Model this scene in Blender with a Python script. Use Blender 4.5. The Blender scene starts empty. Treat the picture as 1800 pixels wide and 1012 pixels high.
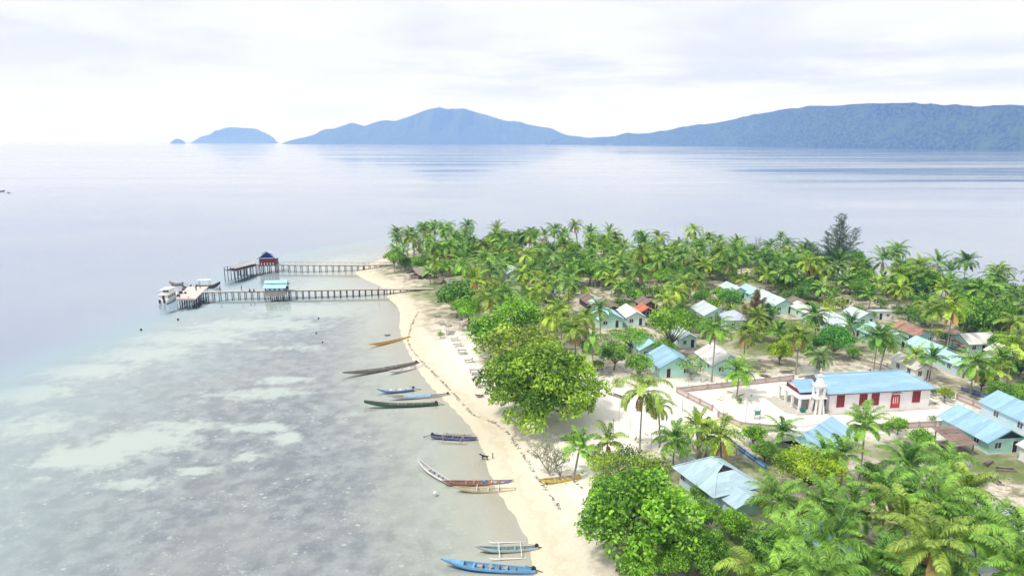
import bpy, math, random
import numpy as np
from mathutils import Vector, Matrix
R = math.radians
S = bpy.context.scene
COL = S.collection
random.seed(7)
RNG = np.random.default_rng(7)

# ------------------------------------------------------------------ camera, sky, sun, exposure
H = 50.0
PITCH = R(12.2)
FPX = 1200.0
cam_d = bpy.data.cameras.new('camera'); cam_d.lens = 24.0; cam_d.sensor_width = 36.0
cam_d.clip_start = 0.5; cam_d.clip_end = 90000
cam = bpy.data.objects.new('camera', cam_d); COL.objects.link(cam)
cam.location = (0, 0, H); cam.rotation_euler = (math.pi/2 - PITCH, 0, 0)
S.camera = cam
S.view_settings.view_transform = 'Standard'; S.view_settings.look = 'None'
S.view_settings.gamma = 1.0; S.view_settings.exposure = 0.42
S.cycles.use_denoising = True
S.cycles.max_bounces = 6; S.cycles.transparent_max_bounces = 8; S.cycles.volume_bounces = 2
S.cycles.diffuse_bounces = 3; S.cycles.glossy_bounces = 3; S.cycles.transmission_bounces = 3
S.cycles.sample_clamp_indirect = 4.0; S.cycles.caustics_reflective = False

SUN_EL, SUN_AZ = 58.0, -128.0        # azimuth measured clockwise from +Y (view direction)
w = bpy.data.worlds.new("World"); S.world = w; w.use_nodes = True
nt = w.node_tree; N = nt.nodes; LK = nt.links
bg = N['Background']; bg.inputs[1].default_value = 1.0
sky = N.new('ShaderNodeTexSky'); sky.sky_type = 'NISHITA'; sky.sun_disc = False
sky.sun_elevation = R(SUN_EL); sky.sun_rotation = R(SUN_AZ)
def wn(t, **k):
    n = N.new(t)
    for a, b in k.items(): setattr(n, a, b)
    return n
def wm(op, a, b=None, c=None):
    n = N.new('ShaderNodeMath'); n.operation = op
    for i, v in enumerate((a, b, c)):
        if v is None: continue
        if isinstance(v, (int, float)): n.inputs[i].default_value = v
        else: LK.new(v, n.inputs[i])
    return n.outputs[0]
tc = wn('ShaderNodeTexCoord'); sx = wn('ShaderNodeSeparateXYZ'); LK.new(tc.outputs['Generated'], sx.inputs[0])
zz = wm('MAXIMUM', sx.outputs[2], 0.0)
den = wm('ADD', zz, 0.12)
cb = wn('ShaderNodeCombineXYZ')
LK.new(wm('DIVIDE', sx.outputs[0], den), cb.inputs[0]); LK.new(wm('DIVIDE', sx.outputs[1], den), cb.inputs[1]); 
def wnoise(scale, detail, rough, off, dist=0.0):
    mp = wn('ShaderNodeMapping'); mp.inputs['Location'].default_value = off
    LK.new(cb.outputs[0], mp.inputs[0])
    n = wn('ShaderNodeTexNoise'); n.inputs['Scale'].default_value = scale; n.inputs['Detail'].default_value = detail
    n.inputs['Roughness'].default_value = rough; n.inputs['Distortion'].default_value = dist
    LK.new(mp.outputs[0], n.inputs['Vector']); return n.outputs[0]
def wramp(v, stops):
    r = wn('ShaderNodeValToRGB'); e = r.color_ramp.elements
    while len(e) < len(stops): e.new(0.5)
    for q, (p, c) in zip(e, stops): q.position = p; q.color = (*c, 1)
    r.color_ramp.interpolation = 'EASE'
    LK.new(v, r.inputs[0]); return r.outputs[0]
n1 = wnoise(0.85, 6, 0.5, (5.3, 0.4, 0), 0.25)
n2 = wnoise(2.2, 6, 0.55, (9.3, 4.2, 0))
mixn = wm('ADD', wm('MULTIPLY', n1, 0.84), wm('MULTIPLY', n2, 0.16))
cloud = wramp(mixn, [(0.36, (0.66, 0.67, 0.70)), (0.44, (0.74, 0.75, 0.775)), (0.51, (0.80, 0.805, 0.82)), (0.62, (0.835, 0.835, 0.845))])
# thin blue showing through the overcast
blue = wn('ShaderNodeMixRGB'); blue.blend_type = 'MIX'; blue.inputs[0].default_value = 0.86
skm = wn('ShaderNodeMixRGB'); skm.blend_type = 'MULTIPLY'; skm.inputs[0].default_value = 1.0
LK.new(sky.outputs[0], skm.inputs[1]); skm.inputs[2].default_value = (0.10, 0.10, 0.10, 1)
LK.new(skm.outputs[0], blue.inputs[1]); LK.new(cloud, blue.inputs[2])
# bright milky band towards the horizon
hz = wn('ShaderNodeMixRGB'); hf = wm('POWER', wm('SUBTRACT', 1.0, wm('MINIMUM', wm('MULTIPLY', zz, 8.0), 1.0)), 1.6)
LK.new(wm('MULTIPLY', hf, 0.75), hz.inputs[0]); LK.new(blue.outputs[0], hz.inputs[1]); hz.inputs[2].default_value = (0.79, 0.805, 0.84, 1)
# long grey cloud bank low in the sky, thicker towards the right
bk = wn('ShaderNodeCombineXYZ'); LK.new(wm('MULTIPLY', sx.outputs[0], 2.6), bk.inputs[0]); LK.new(wm('MULTIPLY', sx.outputs[2], 17.0), bk.inputs[1])
bn = wn('ShaderNodeTexNoise'); bn.inputs['Scale'].default_value = 1.6; bn.inputs['Detail'].default_value = 6; bn.inputs['Roughness'].default_value = 0.55; LK.new(bk.outputs[0], bn.inputs['Vector'])
def wr(v, a, b, c=0.0, d=1.0):
    n = wn('ShaderNodeMapRange'); n.interpolation_type = 'SMOOTHSTEP'; LK.new(v, n.inputs[0]); n.inputs[1].default_value = a; n.inputs[2].default_value = b; n.inputs[3].default_value = c; n.inputs[4].default_value = d; return n.outputs[0]
bkf = wm('MULTIPLY', wm('MULTIPLY', wr(sx.outputs[2], 0.048, 0.072), wr(sx.outputs[2], 0.165, 0.085)), wm('MULTIPLY', wr(sx.outputs[0], -0.40, 0.12, 0.15, 1.0), wr(bn.outputs[0], 0.40, 0.60)))
bm = wn('ShaderNodeMixRGB'); LK.new(wm('MULTIPLY', bkf, 1.0), bm.inputs[0]); LK.new(hz.outputs[0], bm.inputs[1]); bm.inputs[2].default_value = (0.56, 0.58, 0.63, 1)
LK.new(bm.outputs[0], bg.inputs[0])

sun_d = bpy.data.lights.new('sun', 'SUN'); sun_d.energy = 2.2; sun_d.angle = R(7); sun_d.color = (1.0, 0.955, 0.88)
sun = bpy.data.objects.new('sun', sun_d); COL.objects.link(sun)
az = R(SUN_AZ); el = R(SUN_EL)
sdir = Vector((math.sin(az)*math.cos(el), math.cos(az)*math.cos(el), math.sin(el)))
sun.rotation_euler = sdir.to_track_quat('Z', 'Y').to_euler()

# ------------------------------------------------------------------ helpers
def G(px, py, z=0.0):
    """point of the place on the level z that is seen in the photo (1800 x 1012) at px, py"""
    dx = (px-900)/FPX; dy = -(py-506)/FPX
    d = Vector((dx, math.cos(PITCH)+dy*math.sin(PITCH), -math.sin(PITCH)+dy*math.cos(PITCH)))
    t = (z-H)/d.z
    return Vector((d.x*t, d.y*t, z))
def P(v):
    y = v[1]*math.cos(PITCH) - (v[2]-H)*math.sin(PITCH); u = v[1]*math.sin(PITCH) + (v[2]-H)*math.cos(PITCH)
    return (900+FPX*v[0]/y, 506-FPX*u/y)
def zc(v): return v[1]*math.cos(PITCH) - (v[2]-H)*math.sin(PITCH)
GZ = 1.25      # level of the island's ground

def tag(o, label=None, cat=None, group=None, kind=None):
    if label: o['label'] = label
    if cat: o['category'] = cat
    if group: o['group'] = group
    if kind: o['kind'] = kind
    return o
def empty(name, loc=(0, 0, 0), rz=0.0, label=None, cat=None, group=None):
    o = bpy.data.objects.new(name, None); COL.objects.link(o); o.location = loc; o.rotation_euler = (0, 0, rz)
    return tag(o, label, cat, group)
def link(name, me, parent=None, loc=None, rot=None, scale=None):
    o = bpy.data.objects.new(name, me); COL.objects.link(o)
    if parent is not None: o.parent = parent
    if loc is not None: o.location = loc
    if rot is not None: o.rotation_euler = rot
    if scale is not None: o.scale = scale
    return o
def np_mesh(name, V, F, mats, mi=None, tone=None, smooth=False):
    """V (n,3), F (m,4) quads"""
    me = bpy.data.meshes.new(name)
    V = np.asarray(V, np.float32); F = np.asarray(F, np.int32); k = F.shape[1]
    me.vertices.add(len(V)); me.vertices.foreach_set('co', V.ravel())
    me.loops.add(F.size); me.loops.foreach_set('vertex_index', F.ravel())
    me.polygons.add(len(F)); me.polygons.foreach_set('loop_start', np.arange(0, F.size, k, dtype=np.int32))
    me.polygons.foreach_set('loop_total', np.full(len(F), k, np.int32))
    for m in mats: me.materials.append(m)
    if mi is not None: me.polygons.foreach_set('material_index', np.asarray(mi, np.int32))
    if smooth: me.polygons.foreach_set('use_smooth', np.ones(len(F), bool))
    if tone is not None:
        a = me.attributes.new('tone', 'FLOAT', 'FACE'); a.data.foreach_set('value', np.asarray(tone, np.float32))
    me.update(calc_edges=True)
    return me

class MB:
    """collects boxes, bars, tubes and prisms into one mesh"""
    def __init__(s): s.v = []; s.f = []; s.m = []; s.sm = []
    def poly(s, pts, m=0, sm=False):
        b = len(s.v); s.v += [tuple(p) for p in pts]; s.f.append(tuple(range(b, b+len(pts)))); s.m.append(m); s.sm.append(sm)
    def hexa(s, p, m=0):
        b = len(s.v); s.v += [tuple(q) for q in p]
        for f in ((0, 3, 2, 1), (4, 5, 6, 7), (0, 1, 5, 4), (1, 2, 6, 5), (2, 3, 7, 6), (3, 0, 4, 7)):
            s.f.append(tuple(b+i for i in f)); s.m.append(m); s.sm.append(False)
    def box(s, x0, x1, y0, y1, z0, z1, m=0):
        s.hexa([(x0, y0, z0), (x1, y0, z0), (x1, y1, z0), (x0, y1, z0), (x0, y0, z1), (x1, y0, z1), (x1, y1, z1), (x0, y1, z1)], m)
    def slab(s, a, b, c, d, t, m=0):
        """four corners of the top face, thickness t downwards"""
        A = [Vector(q) for q in (a, b, c, d)]; dn = Vector((0, 0, -t))
        s.hexa([q+dn for q in A] + A, m)
    def bar(s, a, b, w, h=None, m=0):
        a = Vector(a); b = Vector(b); h = h or w
        d = (b-a).normalized(); up = Vector((0, 0, 1)) if abs(d.z) < 0.95 else Vector((0, 1, 0))
        x = d.cross(up).normalized()*(w/2); y = x.cross(d).normalized()*(h/2)
        s.hexa([a-x-y, a+x-y, a+x+y, a-x+y, b-x-y, b+x-y, b+x+y, b-x+y], m)
    def tube(s, pts, rad, n=8, m=0, cap=True, sm=True):
        pts = [Vector(p) for p in pts]
        if isinstance(rad, (int, float)): rad = [rad]*len(pts)
        b = len(s.v); ref = Vector((0.31, 0.17, 0.93)) if abs((pts[-1]-pts[0]).normalized().z) < 0.9 else Vector((1, 0.1, 0))
        for i, p in enumerate(pts):
            d = (pts[min(i+1, len(pts)-1)]-pts[max(i-1, 0)]).normalized()
            x = d.cross(ref).normalized(); y = d.cross(x)
            for k in range(n):
                a = 2*math.pi*k/n; s.v.append(tuple(p+(x*math.cos(a)+y*math.sin(a))*rad[i]))
        for i in range(len(pts)-1):
            for k in range(n):
                s.f.append((b+i*n+k, b+i*n+(k+1) % n, b+(i+1)*n+(k+1) % n, b+(i+1)*n+k)); s.m.append(m); s.sm.append(sm)
        if cap:
            s.f.append(tuple(b+k for k in range(n))[::-1]); s.m.append(m); s.sm.append(False)
            e = b+(len(pts)-1)*n; s.f.append(tuple(e+k for k in range(n))); s.m.append(m); s.sm.append(False)
    def loft(s, rings, m=0, close=True, cap=False, sm=True):
        b = len(s.v); n = len(rings[0])
        for r in rings: s.v += [tuple(p) for p in r]
        for i in range(len(rings)-1):
            for k in range(n if close else n-1):
                s.f.append((b+i*n+k, b+i*n+(k+1) % n, b+(i+1)*n+(k+1) % n, b+(i+1)*n+k)); s.m.append(m); s.sm.append(sm)
        if cap:
            s.f.append(tuple(b+k for k in range(n))[::-1]); s.m.append(m); s.sm.append(False)
            e = b+(len(rings)-1)*n; s.f.append(tuple(e+k for k in range(n))); s.m.append(m); s.sm.append(False)
    def ball(s, c, r, n=8, m=0, sz=1.0):
        rings = []
        for i in range(1, n):
            t = math.pi*i/n
            rings.append([(c[0]+r*math.sin(t)*math.cos(2*math.pi*k/n), c[1]+r*math.sin(t)*math.sin(2*math.pi*k/n), c[2]-sz*r*math.cos(t)) for k in range(n)])
        s.loft(rings, m, True, True)
    def mesh(s, name, mats):
        me = bpy.data.meshes.new(name); me.from_pydata(s.v, [], s.f)
        mats = mats if isinstance(mats, (list, tuple)) else [mats]
        for m in mats: me.materials.append(m)
        me.polygons.foreach_set('material_index', s.m); me.polygons.foreach_set('use_smooth', s.sm)
        me.update(); return me
    def build(s, name, mats, parent=None, loc=None, rot=None):
        return link(name, s.mesh(name, mats), parent, loc, rot)

# ------------------------------------------------------------------ materials
class MT:
    def __init__(s, name, rough=0.8, spec=0.3, metallic=0.0):
        s.m = bpy.data.materials.new(name); s.m.use_nodes = True; s.nt = s.m.node_tree; s.N = s.nt.nodes; s.L = s.nt.links
        s.b = s.N['Principled BSDF']; s.b.inputs['Roughness'].default_value = rough
        s.b.inputs['Specular IOR Level'].default_value = spec; s.b.inputs['Metallic'].default_value = metallic
        s.tc = s.N.new('ShaderNodeTexCoord'); s.geo = None
    def pos(s):
        if s.geo is None: s.geo = s.N.new('ShaderNodeNewGeometry')
        return s.geo.outputs['Position']
    def mapping(s, src, scale=(1, 1, 1), loc=(0, 0, 0), rot=(0, 0, 0)):
        mp = s.N.new('ShaderNodeMapping'); mp.inputs['Scale'].default_value = scale; mp.inputs['Location'].default_value = loc; mp.inputs['Rotation'].default_value = rot
        s.L.new(src, mp.inputs[0]); return mp.outputs[0]
    def noise(s, src, scale, detail=4, rough=0.5, dist=0.0):
        n = s.N.new('ShaderNodeTexNoise'); n.inputs['Scale'].default_value = scale; n.inputs['Detail'].default_value = detail
        n.inputs['Roughness'].default_value = rough; n.inputs['Distortion'].default_value = dist
        s.L.new(src, n.inputs['Vector']); return n.outputs[0]
    def voro(s, src, scale, feature='F1', out='Distance', rnd=1.0):
        n = s.N.new('ShaderNodeTexVoronoi'); n.feature = feature; n.inputs['Scale'].default_value = scale; n.inputs['Randomness'].default_value = rnd
        s.L.new(src, n.inputs['Vector']); return n.outputs[out]
    def attr(s, name, out='Fac'):
        n = s.N.new('ShaderNodeAttribute'); n.attribute_name = name; return n.outputs[out]
    def math(s, op, a, b=None, clamp=False):
        n = s.N.new('ShaderNodeMath'); n.operation = op; n.use_clamp = clamp
        for i, v in enumerate((a, b)):
            if v is None: continue
            if isinstance(v, (int, float)): n.inputs[i].default_value = v
            else: s.L.new(v, n.inputs[i])
        return n.outputs[0]
    def maprange(s, v, a, b, c=0.0, d=1.0, smooth=True):
        n = s.N.new('ShaderNodeMapRange'); n.interpolation_type = 'SMOOTHSTEP' if smooth else 'LINEAR'
        s.L.new(v, n.inputs[0]); n.inputs[1].default_value = a; n.inputs[2].default_value = b; n.inputs[3].default_value = c; n.inputs[4].default_value = d
        return n.outputs[0]
    def mix(s, f, a, b, mode='MIX'):
        n = s.N.new('ShaderNodeMixRGB'); n.blend_type = mode
        for i, v in ((0, f), (1, a), (2, b)):
            if isinstance(v, (int, float)): n.inputs[i].default_value = v
            elif isinstance(v, tuple): n.inputs[i].default_value = (*v, 1)
            else: s.L.new(v, n.inputs[i])
        return n.outputs[0]
    def ramp(s, v, stops):
        r = s.N.new('ShaderNodeValToRGB'); e = r.color_ramp.elements
        while len(e) < len(stops): e.new(0.5)
        for q, (p, c) in zip(e, stops): q.position = p; q.color = (*c, 1)
        s.L.new(v, r.inputs[0]); return r.outputs[0]
    def color(s, c):
        if isinstance(c, tuple): s.b.inputs['Base Color'].default_value = (*c, 1)
        else: s.L.new(c, s.b.inputs['Base Color'])
        return s
    def bump(s, h, strength=0.3, dist=0.1):
        n = s.N.new('ShaderNodeBump'); n.inputs['Strength'].default_value = strength; n.inputs['Distance'].default_value = dist
        s.L.new(h, n.inputs['Height']); s.L.new(n.outputs[0], s.b.inputs['Normal']); return s

def plain(name, c, rough=0.75, var=0.18, scale=1.5, spec=0.3, dirt=None, metallic=0.0):
    """paint, wood or plaster with uneven wear"""
    t = MT(name, rough, spec, metallic); o = t.tc.outputs['Object']
    a = t.noise(o, scale, 6, 0.6); b = t.noise(o, scale*9, 3, 0.5)
    f = t.math('ADD', t.math('MULTIPLY', a, 0.7), t.math('MULTIPLY', b, 0.3))
    lo = tuple(max(0, x*(1-var*1.6)) for x in c); hi = tuple(min(1, x*(1+var)) for x in c)
    cc = t.ramp(f, [(0.3, lo), (0.7, hi)])
    if dirt:
        cc = t.mix(t.maprange(t.noise(o, scale*0.7, 5, 0.65), 0.52, 0.72), cc, dirt)
    t.color(cc).bump(b, 0.15, 0.02); return t.m
def roofmat(name, c, rust=0.0, var=0.12, rough=0.45, gloss=0.35):
    """corrugated painted sheets; ribs run down the slope (local x), sheets along the ridge (local y)"""
    t = MT(name, rough, gloss); o = t.tc.outputs['Object']
    wv = t.N.new('ShaderNodeTexWave'); wv.wave_type = 'BANDS'; wv.bands_direction = 'Y'; wv.inputs['Scale'].default_value = 1.3
    t.L.new(o, wv.inputs[0])
    st = t.mapping(o, (0.15, 1.1, 0.15)); sheet = t.voro(st, 1.0, out='Color')
    sh = t.N.new('ShaderNodeSeparateColor'); t.L.new(sheet, sh.inputs[0])
    nz = t.noise(t.mapping(o, (0.5, 2.2, 0.5)), 1.2, 6, 0.6)
    f = t.math('ADD', t.math('MULTIPLY', nz, 0.65), t.math('MULTIPLY', sh.outputs[0], 0.35))
    lo = tuple(x*(1-var*2) for x in c); hi = tuple(min(1, x*(1+var)) for x in c)
    cc = t.ramp(f, [(0.25, lo), (0.75, hi)])
    info = t.N.new('ShaderNodeObjectInfo')
    off = t.N.new('ShaderNodeVectorMath'); off.operation = 'ADD'; t.L.new(o, off.inputs[0]); t.L.new(info.outputs['Location'], off.inputs[1])
    rz = t.noise(t.mapping(off.outputs[0], (0.6, 1.6, 0.6)), 0.7, 7, 0.7)
    cc = t.mix(t.maprange(rz, 0.62-0.22*rust, 0.80-0.18*rust), cc, (0.20, 0.11, 0.075))
    t.color(cc).bump(wv.outputs[0], 0.5, 0.05); return t.m
def leafmat(name, dark, light, dry=(0.30, 0.22, 0.09), rough=0.55, trans=0.25, dry_amt=0.0):
    t = MT(name, rough, 0.35)
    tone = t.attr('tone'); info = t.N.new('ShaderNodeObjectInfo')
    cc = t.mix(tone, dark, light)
    cc = t.mix(1.0, cc, info.outputs['Color'], 'MULTIPLY')
    t.color(cc)
    tr = t.N.new('ShaderNodeBsdfTranslucent'); br = t.mix(1.0, cc, (1.35, 1.5, 0.7), 'MULTIPLY'); t.L.new(br, tr.inputs[0])
    ms = t.N.new('ShaderNodeMixShader'); ms.inputs[0].default_value = trans
    t.L.new(t.b.outputs[0], ms.inputs[1]); t.L.new(tr.outputs[0], ms.inputs[2]); t.L.new(ms.outputs[0], t.N['Material Output'].inputs[0])
    return t.m

M = {}
M['palm_leaf'] = leafmat('palm_leaf', (0.03, 0.09, 0.012), (0.43, 0.66, 0.13), trans=.24)
M['palm_dry'] = leafmat('palm_dry', (0.26, 0.19, 0.07), (0.42, 0.33, 0.14), trans=0.15)
M['leaf'] = leafmat('leaf', (0.03, 0.11, 0.008), (0.44, 0.74, 0.09), rough=.45, trans=.30)
M['needle'] = leafmat('needle', (0.09, 0.14, 0.10), (0.24, 0.32, 0.22), trans=0.1)
M['bark'] = plain('bark', (0.24, 0.20, 0.165), 0.9, 0.3, 2.0)
M['palm_bark'] = plain('palm_bark', (0.36, 0.32, 0.27), 0.9, 0.25, 2.5)
M['dark_bark'] = plain('dark_bark', (0.09, 0.075, 0.06), 0.9, 0.3, 2.0)
M['wood'] = plain('wood', (0.27, 0.22, 0.18), 0.85, 0.3, 1.2)
M['grey_wood'] = plain('grey_wood', (0.36, 0.33, 0.31), 0.85, 0.25, 1.2)
M['dark_wood'] = plain('dark_wood', (0.10, 0.085, 0.075), 0.85, 0.3, 1.2)
M['deck'] = plain('deck', (0.55, 0.51, 0.47), 0.85, 0.2, 1.0)
M['pale_deck'] = plain('pale_deck', (0.66, 0.60, 0.55), 0.85, 0.12, 0.6)
M['white'] = plain('white', (0.86, 0.85, 0.84), 0.6, 0.06, 1.0, dirt=(0.66, 0.63, 0.60))
M['white_pink'] = plain('white_pink', (0.86, 0.82, 0.83), 0.65, 0.06, 0.8)
M['mint'] = plain('mint', (0.42, 0.70, 0.62), 0.7, 0.08, 0.8, dirt=(0.46, 0.60, 0.54))
M['pale_mint'] = plain('pale_mint', (0.58, 0.76, 0.72), 0.7, 0.08, 0.8, dirt=(0.60, 0.66, 0.62))
M['green_wall'] = plain('green_wall', (0.30, 0.64, 0.50), 0.7, 0.08, 0.8)
M['pale_blue'] = plain('pale_blue', (0.50, 0.68, 0.78), 0.7, 0.08, 0.8)
M['grey_wall'] = plain('grey_wall', (0.52, 0.50, 0.48), 0.85, 0.12, 0.8)
M['teal_trim'] = plain('teal_trim', (0.10, 0.38, 0.36), 0.6)
M['trim_white'] = plain('trim_white', (0.75, 0.78, 0.78), 0.6, 0.05)
M['dark'] = plain('dark', (0.035, 0.035, 0.04), 0.5)
M['glass'] = plain('glass', (0.05, 0.06, 0.07), 0.12, 0.1, spec=0.6)
M['red'] = plain('red', (0.42, 0.05, 0.06), 0.55)
M['bright_red'] = plain('bright_red', (0.55, 0.06, 0.07), 0.5)
M['maroon'] = plain('maroon', (0.20, 0.05, 0.05), 0.7, 0.2)
M['navy'] = plain('navy', (0.02, 0.04, 0.22), 0.5)
M['blue_paint'] = plain('blue_paint', (0.06, 0.22, 0.55), 0.45)
M['sky_paint'] = plain('sky_paint', (0.20, 0.42, 0.68), 0.45)
M['purple_paint'] = plain('purple_paint', (0.16, 0.17, 0.36), 0.5)
M['orange_paint'] = plain('orange_paint', (0.80, 0.24, 0.02), 0.5)
M['orange_plastic'] = plain('orange_plastic', (0.80, 0.14, 0.04), 0.4)
M['yellow_paint'] = plain('yellow_paint', (0.80, 0.50, 0.06), 0.5)
M['lime_paint'] = plain('lime_paint', (0.45, 0.50, 0.10), 0.6, 0.25)
M['rust_paint'] = plain('rust_paint', (0.36, 0.19, 0.14), 0.7, 0.25)
M['green_paint'] = plain('green_paint', (0.05, 0.13, 0.08), 0.6, 0.2)
M['teal_paint'] = plain('teal_paint', (0.22, 0.38, 0.40), 0.6, 0.15)
M['beige_paint'] = plain('beige_paint', (0.58, 0.52, 0.36), 0.7, 0.2)
M['boat_grey'] = plain('boat_grey', (0.50, 0.50, 0.52), 0.7, 0.15)
M['brick_pink'] = plain('brick_pink', (0.43, 0.33, 0.32), 0.85, 0.12, 1.5)
M['wall_pink'] = plain('wall_pink', (0.62, 0.54, 0.53), 0.85, 0.1, 1.0)
M['concrete'] = plain('concrete', (0.60, 0.57, 0.53), 0.9, 0.12, 0.7)
M['thatch'] = plain('thatch', (0.42, 0.38, 0.33), 0.95, 0.3, 2.5)
M['brown_thatch'] = plain('brown_thatch', (0.27, 0.19, 0.15), 0.95, 0.3, 2.5)
M['bin_green'] = plain('bin_green', (0.03, 0.20, 0.15), 0.5)
M['metal'] = plain('metal', (0.55, 0.56, 0.58), 0.4, 0.1, metallic=0.4)
M['skin'] = plain('skin', (0.30, 0.17, 0.11), 0.6, 0.05)
M['fur'] = plain('fur', (0.03, 0.026, 0.024), 0.8, 0.2)
M['shirt_dark'] = plain('shirt_dark', (0.06, 0.09, 0.10), 0.8)
M['shirt_grey'] = plain('shirt_grey', (0.30, 0.31, 0.33), 0.8)
M['trousers'] = plain('trousers', (0.04, 0.045, 0.07), 0.8)
M['hair'] = plain('hair', (0.015, 0.012, 0.012), 0.6)
M['weed'] = plain('weed', (0.20, 0.16, 0.12), 0.95, 0.3)
M['roof_blue'] = roofmat('roof_blue', (0.33, 0.54, 0.72), 0.0)
M['roof_pale'] = roofmat('roof_pale', (0.58, 0.68, 0.73), 0.12)
M['roof_white'] = roofmat('roof_white', (0.72, 0.70, 0.69), 0.15)
M['roof_lav'] = roofmat('roof_lav', (0.55, 0.60, 0.80), 0.05)
M['roof_sheet'] = roofmat('roof_sheet', (0.46, 0.62, 0.72), 0.15)
M['roof_cyan'] = roofmat('roof_cyan', (0.45, 0.72, 0.80), 0.05)
M['roof_rust'] = roofmat('roof_rust', (0.42, 0.24, 0.19), 0.5, 0.2, 0.8, 0.1)
M['roof_red'] = roofmat('roof_red', (0.60, 0.20, 0.12), 0.2, 0.15, 0.8, 0.1)
M['roof_brown'] = roofmat('roof_brown', (0.27, 0.205, 0.18), 0.4, 0.2, 0.85, 0.1)
M['roof_grey'] = roofmat('roof_grey', (0.50, 0.48, 0.49), 0.25, 0.15)

# ------------------------------------------------------------------ the setting: ground, sea, hills
shore_px = [(1040, 1500), (985, 1250), (958, 1100), (944, 1012), (934, 960), (915, 915), (888, 880), (868, 845), (858, 812), (848, 780), (832, 752),
            (804, 722), (774, 694), (750, 668), (732, 642), (718, 614), (708, 592), (703, 572), (706, 552), (700, 537), (686, 526), (680, 519), (683, 511),
            (672, 503), (650, 494), (632, 486), (624, 477), (634, 470), (655, 462), (672, 455)]
SH = [G(a, b, 0).to_2d() for a, b in shore_px]
def pxY(px, Y): return Vector(((px-900)/FPX*(Y*math.cos(PITCH)+48.5*math.sin(PITCH)), Y))
for a, Y in [(700, 305), (740, 322), (820, 326), (900, 320), (1000, 308), (1100, 298), (1200, 290), (1300, 284), (1400, 268), (1500, 252), (1600, 232), (1700, 214), (1800, 204), (2000, 198), (2400, 190)]:
    SH.append(pxY(a, Y))
SH += [Vector((330, 150)), Vector((330, 30)), Vector((60, 20)), Vector((12, 35))]
def smooth_poly(p, it=2):
    p = [np.array(q) for q in p]
    for _ in range(it):
        q = []
        for i in range(len(p)):
            a, b = p[i], p[(i+1) % len(p)]; q += [a*0.75+b*0.25, a*0.25+b*0.75]
        p = q
    return np.array(p)
SHP = smooth_poly(SH)
reef_px = [(-700, 1300), (-260, 860), (0, 700), (110, 645), (240, 592), (330, 556), (400, 530), (470, 500), (500, 470), (520, 444), (600, 430), (680, 420)]
RF = [G(a, b, 0).to_2d() for a, b in reef_px] + [pxY(700, 370), pxY(900, 352), pxY(1200, 325), pxY(1500, 282), pxY(1800, 232), pxY(2400, 215), Vector((500, 100)), Vector((500, -60)), Vector((-200, -60))]
RFP = smooth_poly(RF)
def signed(XY, poly):
    n = len(poly); d = np.full(len(XY), 1e9); ins = np.zeros(len(XY), bool)
    for i in range(n):
        a = poly[i]; b = poly[(i+1) % n]; ab = b-a
        t = np.clip(((XY-a)@ab)/(ab@ab+1e-9), 0, 1); q = XY-(a+t[:, None]*ab)
        d = np.minimum(d, np.hypot(q[:, 0], q[:, 1]))
        c = ((a[1] > XY[:, 1]) != (b[1] > XY[:, 1]))
        xi = a[0]+(XY[:, 1]-a[1])*(b[0]-a[0])/((b[1]-a[1]) if abs(b[1]-a[1]) > 1e-9 else 1e-9)
        ins ^= c & (XY[:, 0] < xi)
    return np.where(ins, d, -d)
def sst(a, b, x): t = np.clip((x-a)/(b-a), 0, 1); return t*t*(3-2*t)
def axis(a, b, step, far):
    mid = np.arange(a, b+step, step); out = []; s = step; x = mid[-1]
    while x < far: s *= 1.35; x += s; out.append(x)
    lo = []; s = step; x = a
    while x > -far: s *= 1.35; x -= s; lo.append(x)
    return np.concatenate([lo[::-1], mid, out])
xs = axis(-230, 260, 1.6, 24000); ys = axis(36, 350, 1.6, 24000)
GX, GY = np.meshgrid(xs, ys); XY = np.stack([GX.ravel(), GY.ravel()], 1)
near = (np.abs(XY[:, 0]) < 700) & (XY[:, 1] < 900) & (XY[:, 1] > -500)
sd = np.full(len(XY), -400.0); rd = np.full(len(XY), -400.0)
sd[near] = signed(XY[near], SHP); rd[near] = signed(XY[near], RFP)
def vnoise(XY, s, seed):
    r = np.random.default_rng(seed); o = 0; 
    for k in range(4):
        a = r.uniform(0, 6.28, 5); f = s*1.9**k
        o = o+sum(np.sin(XY[:, 0]*math.cos(q)*f+XY[:, 1]*math.sin(q)*f+q*7*(k+1)) for q in a)/5*0.6**k
    return o
hn = vnoise(XY, 0.12, 3)
h = np.where(sd > 0, GZ*(1-np.exp(-sd/7.0)) + 0.05*hn*sst(5, 25, sd), -0.95*(1-np.exp(sd/13.0)) - 0.10*hn*sst(-10, -40, -(-sd)))
h = np.where(sd > 0, h, -0.95*(1-np.exp(sd/13.0)))
h += np.where(sd < -8, 0.12*hn, 0)
h -= 9.0*sst(2, -55, -(-rd)) if False else 9.0*(1-sst(-55, 2, rd))
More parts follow.
